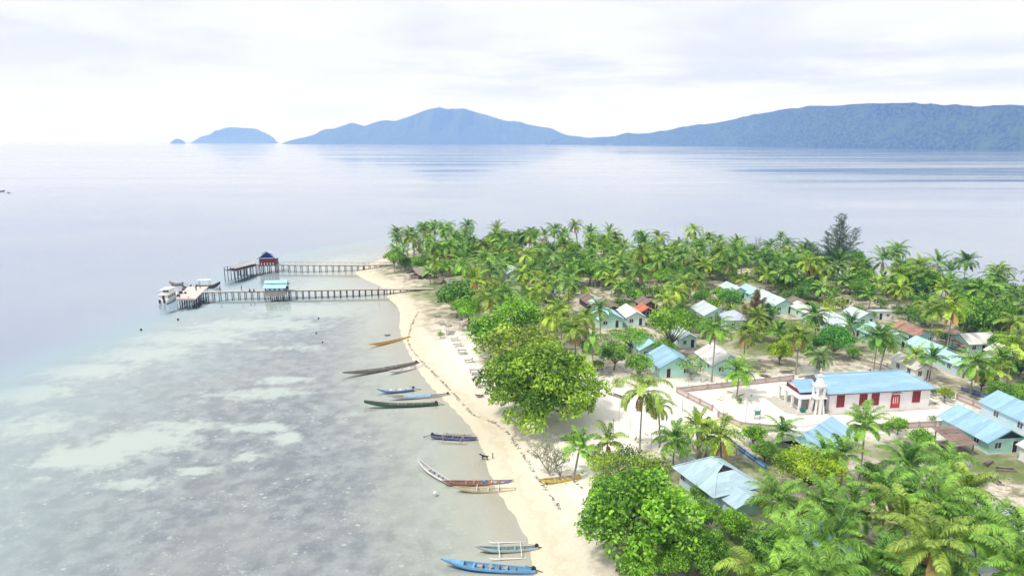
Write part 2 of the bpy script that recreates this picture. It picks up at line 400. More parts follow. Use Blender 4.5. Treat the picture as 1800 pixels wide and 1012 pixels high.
# pale sand patches on the reef flat, each at its own place
pale = np.zeros(len(XY))
def patch(px, py, wx, wy, amt=1.0, rot=0.0):
    global pale
    c = G(px, py, -0.8); e = G(px+wx, py, -0.8); f = G(px, py-wy, -0.8)
    rx = abs(e.x-c.x)*1.3+1e-3; ry = abs(f.y-c.y)*1.35+1e-3
    dx = XY[:, 0]-c.x; dy = XY[:, 1]-c.y; ca, sa = math.cos(R(rot)), math.sin(R(rot))
    u = (dx*ca+dy*sa)/rx; v = (-dx*sa+dy*ca)/ry
    pale = np.maximum(pale, amt*np.exp(-(u*u+v*v)))
for a in [(40, 690, 90, 16, .9), (150, 650, 90, 14, .9), (250, 620, 90, 14, .9), (330, 592, 110, 12, .9), (450, 570, 130, 10, .85), (560, 545, 110, 12, .9), (600, 505, 90, 14, .9), (60, 745, 90, 22, .7),
          (600, 470, 60, 20, .9), (680, 560, 40, 26, .7), (60, 840, 60, 14, .5), (160, 800, 90, 22, 1), (250, 775, 90, 20, 1), (310, 748, 60, 14, .8), (230, 850, 60, 10, .8),
          (450, 750, 60, 8, 1), (505, 768, 25, 9, 1), (435, 800, 25, 7, .9), (345, 825, 40, 7, .9), (470, 690, 90, 9, .8), (500, 668, 50, 7, .8), (690, 625, 40, 8, .6), (620, 735, 40, 14, .45),
          (880, 930, 40, 60, .9), (850, 900, 28, 40, .6), (30, 920, 60, 14, .5), (520, 610, 90, 6, .6), (380, 700, 60, 10, .4)]:
    patch(*a)
V = np.stack([XY[:, 0], XY[:, 1], h], 1); nx = len(xs); ny = len(ys)
ii, jj = np.meshgrid(np.arange(nx-1), np.arange(ny-1)); b0 = (jj*nx+ii).ravel()
F = np.stack([b0, b0+1, b0+nx+1, b0+nx], 1)
t = MT('ground', 0.95, 0.15); pz = t.pos()
aS = t.attr('sd'); aR = t.attr('rd'); aP = t.attr('pale')
nb = t.noise(pz, 0.045, 5, 0.55, 0.3); nm = t.noise(pz, 0.35, 6, 0.62); nf = t.noise(pz, 2.6, 5, 0.65); nff = t.noise(pz, 9.0, 3, 0.6)
wig = t.math('MULTIPLY', t.math('SUBTRACT', nm, 0.5), 8.0)
sdw = t.math('ADD', aS, wig)
dry = t.mix(t.maprange(nf, 0.35, 0.68), (0.80, 0.755, 0.69), (0.90, 0.865, 0.81))
dry = t.mix(t.maprange(nm, 0.50, 0.72, 0, 0.5), dry, (0.68, 0.61, 0.53))
inland = t.mix(t.maprange(nf, 0.3, 0.7), (0.46, 0.40, 0.33), (0.74, 0.67, 0.59))
litter = t.mix(nff, (0.13, 0.14, 0.07), (0.27, 0.24, 0.15))
inland = t.mix(t.math('MULTIPLY', t.maprange(nm, 0.44, 0.60), t.attr('grove')), inland, litter)
grass = t.mix(nff, (0.09, 0.15, 0.04), (0.19, 0.25, 0.07))
inland = t.mix(t.math('MULTIPLY', t.maprange(nb, 0.46, 0.62), t.attr('grove')), inland, grass)
land = t.mix(t.maprange(t.math('ADD', t.attr('grove'), t.math('MULTIPLY', t.math('SUBTRACT', nm, 0.5), 0.9)), 0.15, 0.75), dry, inland)
wet = t.mix(nf, (0.60, 0.53, 0.40), (0.75, 0.68, 0.55))
land = t.mix(t.maprange(sdw, 2.0, 11.0), wet, land)
bandv = t.math('MULTIPLY', t.maprange(sdw, 6.2, 7.4), t.maprange(sdw, 9.2, 7.8)); land = t.mix(t.math('MULTIPLY', bandv, t.maprange(nf, 0.42, 0.62, 0, 0.5)), land, (0.50, 0.43, 0.33))
bandw = t.math('MULTIPLY', t.maprange(sdw, 1.6, 2.3), t.maprange(sdw, 3.4, 2.6)); land = t.mix(t.math('MULTIPLY', bandw, 0.35), land, (0.48, 0.42, 0.31))
flat = t.mix(t.maprange(nm, 0.36, 0.66), (0.30, 0.325, 0.355), (0.54, 0.55, 0.56))
flat = t.mix(t.maprange(nf, 0.45, 0.75, 0, 0.6), flat, (0.34, 0.36, 0.37))
flat = t.mix(t.maprange(nb, 0.46, 0.66, 0, 0.5), flat, (0.58, 0.54, 0.52))
flat = t.mix(t.math('MULTIPLY', t.maprange(t.math('ADD', aR, t.math('MULTIPLY', t.math('SUBTRACT', nb, 0.5), 60.0)), 52.0, 8.0), 0.65), flat, (0.60, 0.68, 0.68))
sp = t.voro(t.mapping(pz, (1, 1.3, 0.01)), 1.3); sp2 = t.voro(t.mapping(pz, (0.8, 1.2, 0.01), (5, 3, 0)), 0.55)
spk = t.math('MAXIMUM', t.maprange(sp, 0.22, 0.13), t.maprange(sp2, 0.19, 0.12))
spk = t.math('MULTIPLY', spk, t.maprange(t.noise(pz, 0.16, 3, 0.6), 0.40, 0.58))
flat = t.mix(t.math('MULTIPLY', spk, 0.7), flat, (0.85, 0.87, 0.80))
pl = t.math('ADD', aP, t.math('MULTIPLY', t.math('SUBTRACT', nm, 0.5), 1.1)); pl = t.math('ADD', pl, t.math('MULTIPLY', t.math('SUBTRACT', nf, 0.5), 0.35))
flat = t.mix(t.math('MULTIPLY', t.maprange(pl, 0.30, 0.78), 0.9), flat, (0.80, 0.85, 0.77))
sea_f = t.maprange(t.math('ADD', sdw, t.math('MULTIPLY', t.math('SUBTRACT', nf, 0.5), 9.0)), -27.0, 1.0)
col = t.mix(sea_f, flat, t.mix(t.maprange(sdw, -9.0, -1.0), (0.71, 0.70, 0.57), wet))
onland = t.maprange(sdw, 0.0, 4.0)
col = t.mix(onland, col, land)
deep = t.mix(t.maprange(t.noise(pz, 0.012, 4, 0.5), 0.35, 0.65), (0.44, 0.49, 0.65), (0.50, 0.54, 0.67))
rdw = t.math('ADD', aR, t.math('MULTIPLY', t.math('SUBTRACT', nb, 0.5), 26.0))
edge = t.mix(t.maprange(rdw, -55.0, -6.0), deep, (0.44, 0.60, 0.68))
col = t.mix(t.maprange(rdw, -22.0, 14.0), edge, col)
t.color(col); t.bump(nf, 0.5, 0.12)
ground_me = np_mesh('ground', V, F, [t.m], smooth=True)
# where trees grow the sand is littered: grove attribute, from the zone of the village and groves
GROVE_ZONES = [((1000, 470), 400, 60), ((800, 482), 50, 26), ((1450, 540), 420, 70), ((1700, 600), 220, 90), ((1600, 880), 420, 130), ((1200, 570), 260, 60), ((930, 560), 90, 60), ((1150, 900), 90, 90), ((1300, 960), 260, 80)]
grove = np.zeros(len(XY))
for (px, py), wx, wy in GROVE_ZONES:
    c = G(px, py, GZ); e = G(px+wx, py, GZ); f = G(px, py-wy, GZ)
    grove = np.maximum(grove, np.exp(-((XY[:, 0]-c.x)/abs(e.x-c.x))**4-((XY[:, 1]-c.y)/abs(f.y-c.y))**4))
c1, c2 = G(1190, 760, GZ), G(1700, 680, GZ)
grove *= 1-0.5*np.exp(-((XY[:, 0]-55)/30.0)**4-((XY[:, 1]-120)/14.0)**4)
for nme, arr in (('sd', sd), ('rd', rd), ('pale', pale), ('grove', grove)):
    a = ground_me.attributes.new(nme, 'FLOAT', 'POINT'); a.data.foreach_set('value', arr.astype(np.float32))
tag(link('ground', ground_me), kind='structure')

t = MT('sea', 0.03); N_ = t.N; pz = t.pos()
gl = N_.new('ShaderNodeBsdfGlossy'); trn = N_.new('ShaderNodeBsdfTransparent'); fr = N_.new('ShaderNodeFresnel'); fr.inputs[0].default_value = 1.45
b1 = t.noise(t.mapping(pz, (1, 1, 1)), 0.9, 4, 0.6); b2 = t.noise(pz, 0.08, 4, 0.55)
calm = t.maprange(t.noise(t.mapping(pz, (0.0007, 0.010, 1)), 1.0, 6, 0.65), 0.40, 0.60)
bp = N_.new('ShaderNodeBump'); bp.inputs['Distance'].default_value = 0.05
t.L.new(t.math('ADD', t.math('MULTIPLY', calm, 0.14), 0.05), bp.inputs['Strength'])
t.L.new(t.math('ADD', b1, t.math('MULTIPLY', b2, 2.0)), bp.inputs['Height'])
t.L.new(bp.outputs[0], gl.inputs['Normal'])
t.L.new(t.math('ADD', t.math('MULTIPLY', calm, 0.14), 0.05), gl.inputs['Roughness'])
gl.inputs[0].default_value = (0.97, 0.97, 0.985, 1); trn.inputs[0].default_value = (0.90, 0.95, 0.98, 1)
mx = N_.new('ShaderNodeMixShader'); t.L.new(fr.outputs[0], mx.inputs[0]); t.L.new(trn.outputs[0], mx.inputs[1]); t.L.new(gl.outputs[0], mx.inputs[2])
t.L.new(mx.outputs[0], N_['Material Output'].inputs[0]); N_.remove(t.b)
sea = MB(); sea.poly([(-23500, -23500, 0), (23500, -23500, 0), (23500, 23500, 0), (-23500, 23500, 0)])
tag(sea.build('sea', t.m), kind='structure')

def hill(name, prof, Yp, base_py, depth, mat, label=None, seed=1, rough=6.0, foot=0.0):
    """prof: (px, ridge py) in the photo; stands Y metres away with real depth behind its shore"""
    r = np.random.default_rng(seed)
    px_ = np.array([p[0] for p in prof], float)
    Yn = np.full(len(prof), float(Yp)) if not isinstance(Yp, list) else np.interp(px_, [q[0] for q in Yp], [q[1] for q in Yp])
    Yr = Yn+depth*0.45
    X = (px_-900)/FPX*(Yr*math.cos(PITCH)+H*math.sin(PITCH))
    Z = []
    for p in prof:
        a = PITCH+math.atan((p[1]-506)/FPX)
        Z.append(math.tan(a))
    Z = np.maximum(0.0, H-np.array(Z)*Yr)
    nu, nv = 420, 70
    u = np.linspace(X[0], X[-1], nu); zr = np.interp(u, X, Z); yr = np.interp(u, X, Yr)
    v = np.linspace(-1, 1, nv)
    UU, VV = np.meshgrid(u, v); ZR = np.tile(zr, (nv, 1))
    zmax = Z.max()+1e-6
    half = depth*0.45*np.sqrt(np.clip(ZR/zmax, 0.02, 1))
    shape = np.where(VV < 0, 1-np.abs(VV)**1.35, 1-VV**2)
    sx1 = np.stack([u*0+0, u], 1); spur = vnoise(np.stack([u, u*0], 1), 60.0/(X[-1]-X[0]), seed+7)
    spur = np.abs(spur)/max(1e-6, np.abs(spur).max())
    YY = np.tile(yr, (nv, 1)) + VV*half + np.tile(spur, (nv, 1))*half*0.55*np.clip(1-np.abs(2*np.clip(-VV, 0, 1)-0.9), 0, 1)
    sp = np.stack([UU.ravel(), YY.ravel()], 1); L = (X[-1]-X[0])
    nz = vnoise(sp, 26.0/L, seed)*0.10*zmax + vnoise(sp, 95.0/L, seed+1)*0.018*zmax + r.normal(0, 1, UU.size)*rough*0.22
    env = np.clip(shape, 0, 1).ravel()
    ZZ = (ZR*shape).ravel() + nz*np.minimum(1, env*1.6)*np.minimum(1, ZR.ravel()/zmax*4)*np.where(np.abs(VV.ravel()) < 0.1, 0.35, 1.0)
    ZZ = np.where(env <= 0.001, -3.0, ZZ); ZZ = np.maximum(ZZ, -3)
    V = np.stack([UU.ravel(), YY.ravel(), ZZ], 1)
    ii, jj = np.meshgrid(np.arange(nu-1), np.arange(nv-1)); b0 = (jj*nu+ii).ravel()
    F = np.stack([b0, b0+1, b0+nu+1, b0+nu], 1)
    o = link(name, np_mesh(name, V, F, [mat], smooth=False)); tag(o, kind='structure')
    return o
t = MT('forest', 0.95, 0.05); pz = t.pos()
a = t.noise(pz, 0.055, 6, 0.65); b = t.noise(pz, 0.006, 4, 0.6)
cc = t.mix(t.maprange(a, 0.35, 0.65), (0.006, 0.020, 0.005), (0.09, 0.16, 0.035)); cc = t.mix(t.maprange(b, 0.5, 0.7, 0, 0.7), cc, (0.10, 0.17, 0.04))
t.color(cc); t.bump(a, 1.0, 30.0); M['forest'] = t.m
hill('hill', [(960, 247), (1010, 243), (1070, 240), (1100, 237), (1140, 234), (1180, 228), (1230, 219), (1290, 209), (1340, 198), (1380, 190), (1420, 186), (1460, 186), (1500, 182), (1540, 180), (1580, 181), (1630, 184), (1690, 188), (1740, 184), (1800, 186), (1900, 182), (2050, 190), (2300, 225), (2450, 250)], [(1000, 8000), (1200, 6300), (1400, 4800), (1600, 3800), (1800, 3100), (2450, 2700)], 262, 1300, M['forest'], seed=5, rough=7)
hill('hill', [(505, 249), (540, 239), (580, 228), (617, 217), (640, 222), (690, 214), (720, 204), (745, 193), (770, 189), (785, 193), (800, 191), (815, 190), (840, 196), (870, 208), (900, 215), (940, 220), (975, 229), (1000, 238), (1040, 243), (1120, 245), (1250, 252)], 8600, 253, 2400, M['forest'], seed=9, rough=9)
hill('hill', [(345, 247), (352, 243), (372, 236), (388, 228), (400, 225), (445, 226), (462, 233), (478, 245)], 11500, 247, 1500, M['forest'], seed=12, rough=8)
hill('hill', [(306, 247), (310, 244.6), (315, 244.9), (319, 247)], 11000, 247, 400, M['forest'], seed=14, rough=2)

# haze: one closed box of pale air round the place
hz_ = MB(); hz_.box(-24500, 24500, -24500, 24500, -14, 620)
hm = bpy.data.materials.new('haze'); hm.use_nodes = True; hn_ = hm.node_tree
hn_.nodes.remove(hn_.nodes['Principled BSDF'])
pv = hn_.nodes.new('ShaderNodeVolumePrincipled'); pv.inputs['Density'].default_value = 0.000155; pv.inputs['Color'].default_value = (0.24, 0.41, 1.0, 1); pv.inputs['Absorption Color'].default_value = (1, 1, 1, 1)
pv.inputs['Anisotropy'].default_value = 0.0
hn_.links.new(pv.outputs[0], hn_.nodes['Material Output'].inputs['Volume'])

tag(hz_.build('haze', hm), kind='stuff')

# ------------------------------------------------------------------ plants: meshes shared by the copies
def unit(a): return a/np.maximum(np.linalg.norm(a, axis=-1, keepdims=True), 1e-9)
def palm_crown_mesh(seed, n=24, L=4.4, pairs=24, young=False, droop=1.0, dry=2, shaggy=0.0, lw=0.072):
    r = np.random.default_rng(seed); Vs = []; Fs = []; mi = []; tn = []; base = 0
    def strip(A, B):           # A, B (k,3) edges -> quads
        nonlocal base
        k = len(A); Vs.append(np.concatenate([A, B])); i = np.arange(k-1)
        Fs.append(np.stack([i, i+1, i+1+k, i+k], 1)+base); base += 2*k; return k-1
    for i in range(n):
        q = (i+0.5)/n
        az = i*2.39996+r.normal(0, .15)
        e0 = R(84-100*q**1.15+r.normal(0, 6)) if not young else R(86-70*q+r.normal(0, 6))
        isdry = i >= n-dry
        if isdry: e0 = R(-35-25*r.random())
        Lf = L*(0.72+0.35*math.sin(math.pi*min(1, q+0.18)))*r.uniform(.88, 1.1)
        dr = (R(70)+R(35)*q)*droop*r.uniform(.75, 1.2)*(0.35 if isdry else 1)
        m = 12; t = np.linspace(0, 1, m); el = np.maximum(e0-dr*t**1.4, R(-84)); azs = az+r.normal(0, .12)*t*1.5
        d = np.stack([np.cos(el)*np.cos(azs), np.cos(el)*np.sin(azs), np.sin(el)], 1)
        p = np.concatenate([[[0, 0, 0]], np.cumsum((d[1:]+d[:-1])/2*Lf/(m-1), 0)])
        p += np.array([math.cos(az)*.12, math.sin(az)*.12, 0.1*(1-q)])
        side = unit(np.cross(d, np.array([0, 0, 1.0]))+1e-6); up = unit(np.cross(side, d))
        wv = 0.055*(1-0.75*t)[:, None]
        k = strip(p-side*wv, p+side*wv); mi += [1 if isdry else 0]*k; tn += [0.95]*k
        k = strip(p-up*wv*.6, p+up*wv*.6); mi += [1 if isdry else 0]*k; tn += [0.8]*k
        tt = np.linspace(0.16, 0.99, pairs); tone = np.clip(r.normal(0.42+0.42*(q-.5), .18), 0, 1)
        yellow = r.random() < 0.13
        for sg in (-1, 1):
            T = tt+r.normal(0, .004, pairs)
            b = np.stack([np.interp(T, t, p[:, c]) for c in range(3)], 1); dd = unit(np.stack([np.interp(T, t, d[:, c]) for c in range(3)], 1))
            ss = unit(np.stack([np.interp(T, t, side[:, c]) for c in range(3)], 1)); uu = unit(np.cross(ss, dd))
            ll = 1.0*L/4.4*np.sin(np.pi*np.clip(0.10+0.86*T, 0, 1))**0.55*r.uniform(.8, 1.1, pairs)*(0.85 if isdry else 1)
            a = 0.75-0.35*T
            out = unit(ss*sg*(1-a*0.55)[:, None]+dd*(a)[:, None]+uu*(0.22+shaggy*r.normal(0, .25, pairs))[:, None]+r.normal(0, .06, (pairs, 3)))
            fall = np.array([0, 0, -1.0])
            m1 = b+out*(ll*.5)[:, None]+fall*(ll*.05)[:, None]
            out2 = unit(out+fall*(0.75+0.5*r.random((pairs, 1))+(0.8 if isdry else 0)))
            m2 = m1+out2*(ll*.52)[:, None]
            wd = unit(np.cross(out, uu))*lw; 
            A = np.stack([b-wd*.6, b+wd*.6, m1-wd, m1+wd, m2-wd*.25, m2+wd*.25], 1)   # (pairs,6,3)
            Vs.append(A.reshape(-1, 3)); i0 = np.arange(pairs)*6+base
            Fs.append(np.concatenate([np.stack([i0, i0+1, i0+3, i0+2], 1), np.stack([i0+2, i0+3, i0+5, i0+4], 1)])); base += pairs*6
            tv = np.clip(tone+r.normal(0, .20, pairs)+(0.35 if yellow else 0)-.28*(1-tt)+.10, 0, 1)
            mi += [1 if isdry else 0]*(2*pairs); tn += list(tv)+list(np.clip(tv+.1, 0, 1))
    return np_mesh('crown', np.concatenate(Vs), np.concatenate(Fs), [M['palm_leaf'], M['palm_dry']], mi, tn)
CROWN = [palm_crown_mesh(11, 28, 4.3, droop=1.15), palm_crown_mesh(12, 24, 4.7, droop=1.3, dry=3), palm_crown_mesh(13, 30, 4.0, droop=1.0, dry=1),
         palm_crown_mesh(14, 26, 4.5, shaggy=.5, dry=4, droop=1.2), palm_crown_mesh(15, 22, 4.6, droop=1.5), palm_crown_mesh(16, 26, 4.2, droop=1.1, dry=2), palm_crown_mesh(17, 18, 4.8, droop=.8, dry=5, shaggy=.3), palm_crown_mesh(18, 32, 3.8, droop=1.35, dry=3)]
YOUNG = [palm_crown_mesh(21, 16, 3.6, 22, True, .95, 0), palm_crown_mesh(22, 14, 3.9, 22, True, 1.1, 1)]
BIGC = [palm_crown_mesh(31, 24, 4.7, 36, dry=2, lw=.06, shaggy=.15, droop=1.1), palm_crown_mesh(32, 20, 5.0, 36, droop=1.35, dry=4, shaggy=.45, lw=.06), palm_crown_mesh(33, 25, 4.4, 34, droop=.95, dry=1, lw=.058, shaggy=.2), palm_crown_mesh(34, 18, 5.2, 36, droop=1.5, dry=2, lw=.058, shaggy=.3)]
def palm_trunk_mesh(seed, lean):
    r = random.Random(seed); mb = MB(); a = r.uniform(-.5, .5)
    pts = []; rad = []
    for i in range(11):
        t = i/10; pts.append((lean*t**1.6, a*0.5*math.sin(t*3.1)*lean*.5, t)); rad.append(0.145+0.13*math.exp(-t*14)-0.04*t)
    mb.tube(pts, rad, 8); return mb.mesh('trunk', M['palm_bark'])
TRUNK = [(palm_trunk_mesh(i, l), l) for i, l in enumerate((0.1, 0.5, 1.0, 1.7, 0.3))]
nuts = MB()
for k in range(11):
    a = k*2.4; rr = .22+.12*random.random(); nuts.ball((math.cos(a)*rr, math.sin(a)*rr, -.25-.35*random.random()), .13, 6)
NUTS = nuts.mesh('coconut_cluster', plain('coconut', (0.46, 0.30, 0.12), 0.6))
TONES = {'deep green': (0.62, 0.80, 0.75), 'mid green': (0.85, 0.98, 0.85), 'fresh green': (1.0, 1.12, 0.9), 'yellow-green': (1.45, 1.25, 0.8),
         'olive green': (1.12, 0.98, 0.9), 'grey-green': (0.95, 0.95, 1.6), 'brownish': (1.5, 1.12, 1.2)}
PALMS = []
def make_palm(x, y, hgt, tone='mid green', v=0, tv=0, s=1.0, young=False, big=False, rz=None, fruit=False, note=None):
    rz = random.uniform(0, 6.28) if rz is None else rz
    root = empty('coconut_palm', (x, y, GZ-0.05), rz)
    tm, lean = TRUNK[tv % len(TRUNK)]
    link('trunk', tm, root, scale=(1, 1, hgt))
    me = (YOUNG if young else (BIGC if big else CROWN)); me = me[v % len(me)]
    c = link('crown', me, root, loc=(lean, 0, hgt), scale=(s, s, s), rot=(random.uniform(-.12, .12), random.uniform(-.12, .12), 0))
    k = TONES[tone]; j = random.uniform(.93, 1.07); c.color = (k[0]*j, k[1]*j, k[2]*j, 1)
    if fruit: link('coconut_cluster', NUTS, root, loc=(lean, 0, hgt))
    PALMS.append(dict(o=root, x=x, y=y, h=hgt, tone=tone, lean=lean, rz=rz, young=young, s=s, note=note)); return root
def palm(px, py, pyb, tone='mid green', **k):
    """crown centre seen at (px, py), foot seen on row pyb"""
    g = G(px, pyb, GZ); a = PITCH+math.atan((py-506)/FPX); hgt = H-math.tan(a)*g.y-GZ
    hgt = max(1.2, hgt); x = (px-900)/FPX*zc((0, g.y, hgt+GZ))
    return make_palm(x, g.y, hgt, tone, **k)

def foliage(seed, lobes, leaf=0.35, dens=9.0, mat='leaf', flat=0.0, jit=0.25, curl=0.25, lo_cut=-0.5):
    """leaf sized faces spread over and through the lobes; lobes = [(x, y, z, rx, ry, rz)]"""
    r = np.random.default_rng(seed); Ps = []; Ns = []; T = []
    for (x, y, z, a, b, c) in lobes:
        area = 4*math.pi*((a*b)**1.6/3+(a*c)**1.6/3+(b*c)**1.6/3)**(1/1.6)
        n = int(area*dens*0.75)
        d = unit(r.normal(0, 1, (n, 3))); d = d[d[:, 2] > lo_cut]; n = len(d)
        rad = 1-np.abs(r.normal(0, jit, n)); rad += 0.07*np.sin(d[:, 0]*9+x*3)*np.cos(d[:, 1]*8+y*2)+0.06*np.sin(d[:, 2]*13+d[:, 0]*7)
        Ps.append(np.array([x, y, z])+d*np.array([a, b, c])*rad[:, None]); Ns.append(unit(d/np.array([a, b, c])))
        T.append(np.clip(0.42+r.normal(0, .22)+r.normal(0, .26, n), 0, 1))
    p = np.concatenate(Ps); nn = np.concatenate(Ns); tone = np.concatenate(T); n = len(p)
    nn = unit(nn+r.normal(0, .55, (n, 3))+np.array([0, 0, .45+flat]))
    t1 = unit(np.cross(nn, r.normal(0, 1, (n, 3)))); t2 = np.cross(nn, t1)
    L = leaf*r.uniform(.45, 1.4, n)[:, None]; W = L*0.62
    # a leaf: 4 corners of a folded rhombus plus a stem side -> two quads sharing the midrib
    a = p-t1*L*.5; bq = p+t1*L*.55-nn*L*curl; m = p+nn*L*0.08
    l1 = p+t2*W*.5-nn*W*.15; r1 = p-t2*W*.5-nn*W*.15
    V = np.stack([a, r1, bq, l1], 1).reshape(-1, 3)
    F = np.arange(4*n).reshape(-1, 4)
    return np_mesh('crown', V, F, [M[mat]], None, tone)
def lobes_round(seed, R_, Hh, n, r0=.32, flat=.75):
    """crown of radius R_, its body Hh tall, as n lobes on a dome"""
    r = np.random.default_rng(seed); out = [(0, 0, 0, R_*.62, R_*.62, Hh*.36)]
    for i in range(n):
        q = (i+.5)/n; el = math.asin(1-1.25*q) if 1-1.25*q > -1 else -1; az_ = i*2.39996+r.normal(0, .25)
        k = r.uniform(.62, .86); rr = R_*r0*r.uniform(.7, 1.25)
        out.append((math.cos(az_)*math.cos(el)*(R_-rr)*k/.78, math.sin(az_)*math.cos(el)*(R_-rr)*k/.78, math.sin(el)*(Hh/2)*k, rr, rr, rr*flat))
    return out
def limbs_mesh(lobes, hc, seed, thick=.3, mat='bark', name='trunk', split=0.35):
    r = random.Random(seed); mb = MB(); fork = Vector((r.uniform(-.3, .3), r.uniform(-.3, .3), hc*split))
    mb.tube([(0, 0, -.2), (0, 0, .15), (fork.x*.5, fork.y*.5, hc*split*.5), fork], [thick*1.7, thick*1.15, thick, thick*.85], 9)
    for (x, y, z, a, b, c) in lobes[1:]:
        e = Vector((x, y, z+hc)); mid = fork.lerp(e, .5)+Vector((r.uniform(-.3, .3), r.uniform(-.3, .3), .25*r.random()*hc*.3))
        mb.tube([fork, mid, e], [thick*.55, thick*.32, thick*.10], 6)
    return mb.mesh(name, M[mat])
TREES = []
class TreeKind:
    def __init__(s, name, R_, Hh, hc, lobes, leaf, dens, seed, thick=.3, bark='bark', **k):
        s.name = name; s.R = R_; s.hc = hc; s.Hh = Hh
        s.crown = foliage(seed, lobes, leaf, dens, **k); s.trunk = limbs_mesh(lobes, hc, seed, thick, bark)
    def put(s, x, y, sc=1.0, tone=(1, 1, 1), label=None, cat='tree', group=None, rz=None, szz=None, name=None, z=None):
        root = empty(name or s.name, (x, y, GZ-.05 if z is None else z), random.uniform(0, 6.28) if rz is None else rz, label, cat, group)
        szz = szz or sc
        link('trunk', s.trunk, root, scale=(sc, sc, szz))
        c = link('crown', s.crown, root, loc=(0, 0, s.hc*szz), scale=(sc, sc, szz)); c.color = (*tone, 1)
        TREES.append(root); return root
    def at(s, px, py, halfw, tone=(1, 1, 1), label=None, vs=1.0, **k):
        """crown centre seen at (px, py), half width in pixels"""
        z = GZ+s.hc
        for _ in range(6):
            g = G(px, py, z); sc = halfw/FPX*zc(g)/s.R; z = GZ+s.hc*sc*vs
        g = G(px, py, z)
        return s.put(g.x, g.y, sc, tone, label, szz=sc*vs, **k)
def kinds_of(seed, n=3, **k):
    return seed
def umbrella_lobes(seed, R_, tiers):
    r = np.random.default_rng(seed); out = [(0, 0, 0.2, R_*.6, R_*.6, 1.3)]
    for (z, rr, n, lr) in tiers:
        for i in range(n):
            a = 6.283*i/n+r.normal(0, .2)+z; k = rr*r.uniform(.8, 1.08); l = lr*r.uniform(.75, 1.25)
            out.append((math.cos(a)*k, math.sin(a)*k, z+r.normal(0, .35), l, l, l*.55))
    return out
K_BIG = TreeKind('beach_almond_tree', 11.0, 9.0, 6.2, umbrella_lobes(3, 11, [(4.2, 1.8, 3, 2.8), (3.2, 4.6, 6, 2.7), (1.6, 7.0, 9, 2.8), (-.4, 8.6, 12, 2.6), (-3.0, 8.8, 13, 2.2), (-1.6, 5.5, 5, 2.4)]), .55, 9.0, 41, .55, 'dark_bark', jit=.2)
K_FORE = TreeKind('broadleaf_tree', 8.0, 9.0, 5.4, lobes_round(5, 8.0, 10.5, 34, .27, .8), .52, 10.0, 42, .4, 'bark', jit=.2, lo_cut=-.8)
K_FINE = TreeKind('fine_leaved_tree', 7.0, 6.0, 5.0, lobes_round(6, 7.0, 6.0, 26, .27, .7), .28, 19.0, 43, .3, 'bark', jit=.32)
K_MID = [TreeKind('leafy_tree', 4.6, 5.0, 4.3, lobes_round(50+i, 4.6, 5.4, 15, .36, .8), .42, 10.5, 60+i, .2, 'bark', jit=.25, lo_cut=-.8) for i in range(4)]
K_FLAT = [TreeKind('spreading_tree', 5.5, 3.4, 4.6, lobes_round(70+i, 5.5, 3.6, 18, .30, .55), .36, 12, 80+i, .2, 'bark', jit=.25, flat=.5) for i in range(2)]
K_YEL = TreeKind('spreading_tree', 5.5, 3.4, 4.6, lobes_round(75, 5.5, 4.4, 26, .28, .6), .26, 24, 85, .2, 'bark', jit=.2, flat=.5)
K_BUSH = [TreeKind('bush', 1.6, 1.8, 1.0, lobes_round(90+i, 1.6, 1.9, 8, .42, .85), .26, 12, 95+i, .06, 'bark', jit=.3, lo_cut=-.9) for i in range(3)]
K_OPEN = TreeKind('frangipani_tree', 3.4, 3.2, 3.2, lobes_round(99, 3.4, 3.6, 16, .30, .8), .36, 4.2, 98, .13, 'grey_wood', jit=.3, lo_cut=-.8)

# ------------------------------------------------------------------ buildings
PHI = R(7.6)
FOOT = []      # footprints (x, y, radius) kept clear of scattered plants
def gable_roof(par, w, L, zw, rise, mats, over=.45, overg=.5, t=.07, trim='teal_trim', name='roof'):
    """two sloping sheets, a ridge cap and barge boards; w, L are the walls' plan size"""
    mb = MB(); hw = w/2+over; k = rise/(w/2); ze = zw-over*k; zr = zw+rise
    for s in (-1, 1):
        a, b, c, d = (s*hw, -overg, ze), (0, -overg, zr), (0, L+overg, zr), (s*hw, L+overg, ze)
        q = (a, b, c, d) if s > 0 else (d, c, b, a)
        mb.slab(*[(x, y, z+.09) for x, y, z in q], t)
    ro = mb.build(name, mats, par)
    cap = MB()
    for s in (-1, 1): 
        A = [(0, -overg-.02, zr+.115), (s*.22, -overg-.02, zr+.115-.22*k), (s*.22, L+overg+.02, zr+.115-.22*k), (0, L+overg+.02, zr+.115)]
        cap.slab(*(A if s < 0 else A[::-1]), .02)
    cap.build('ridge_cap', mats, ro)
    for y in (-overg-.03, L+overg+.03):
        bb = MB()
        for s in (-1, 1): bb.bar((0, y, zr-.02), (s*hw, y, ze-.02), .04, .17)
        bb.build('barge_board', M[trim], ro)
    return ro
def walls_mesh(w, L, zw, rise, attic=None):
    mb = MB(); hw = w/2
    pr = [(-hw, 0), (hw, 0), (hw, zw), (0, zw+rise), (-hw, zw)]
    mb.poly([(x, 0, z) for x, z in pr]); mb.poly([(x, L, z) for x, z in pr][::-1])
    mb.poly([(hw, 0, 0), (hw, L, 0), (hw, L, zw), (hw, 0, zw)]); mb.poly([(-hw, L, 0), (-hw, 0, 0), (-hw, 0, zw), (-hw, L, zw)])
    return mb
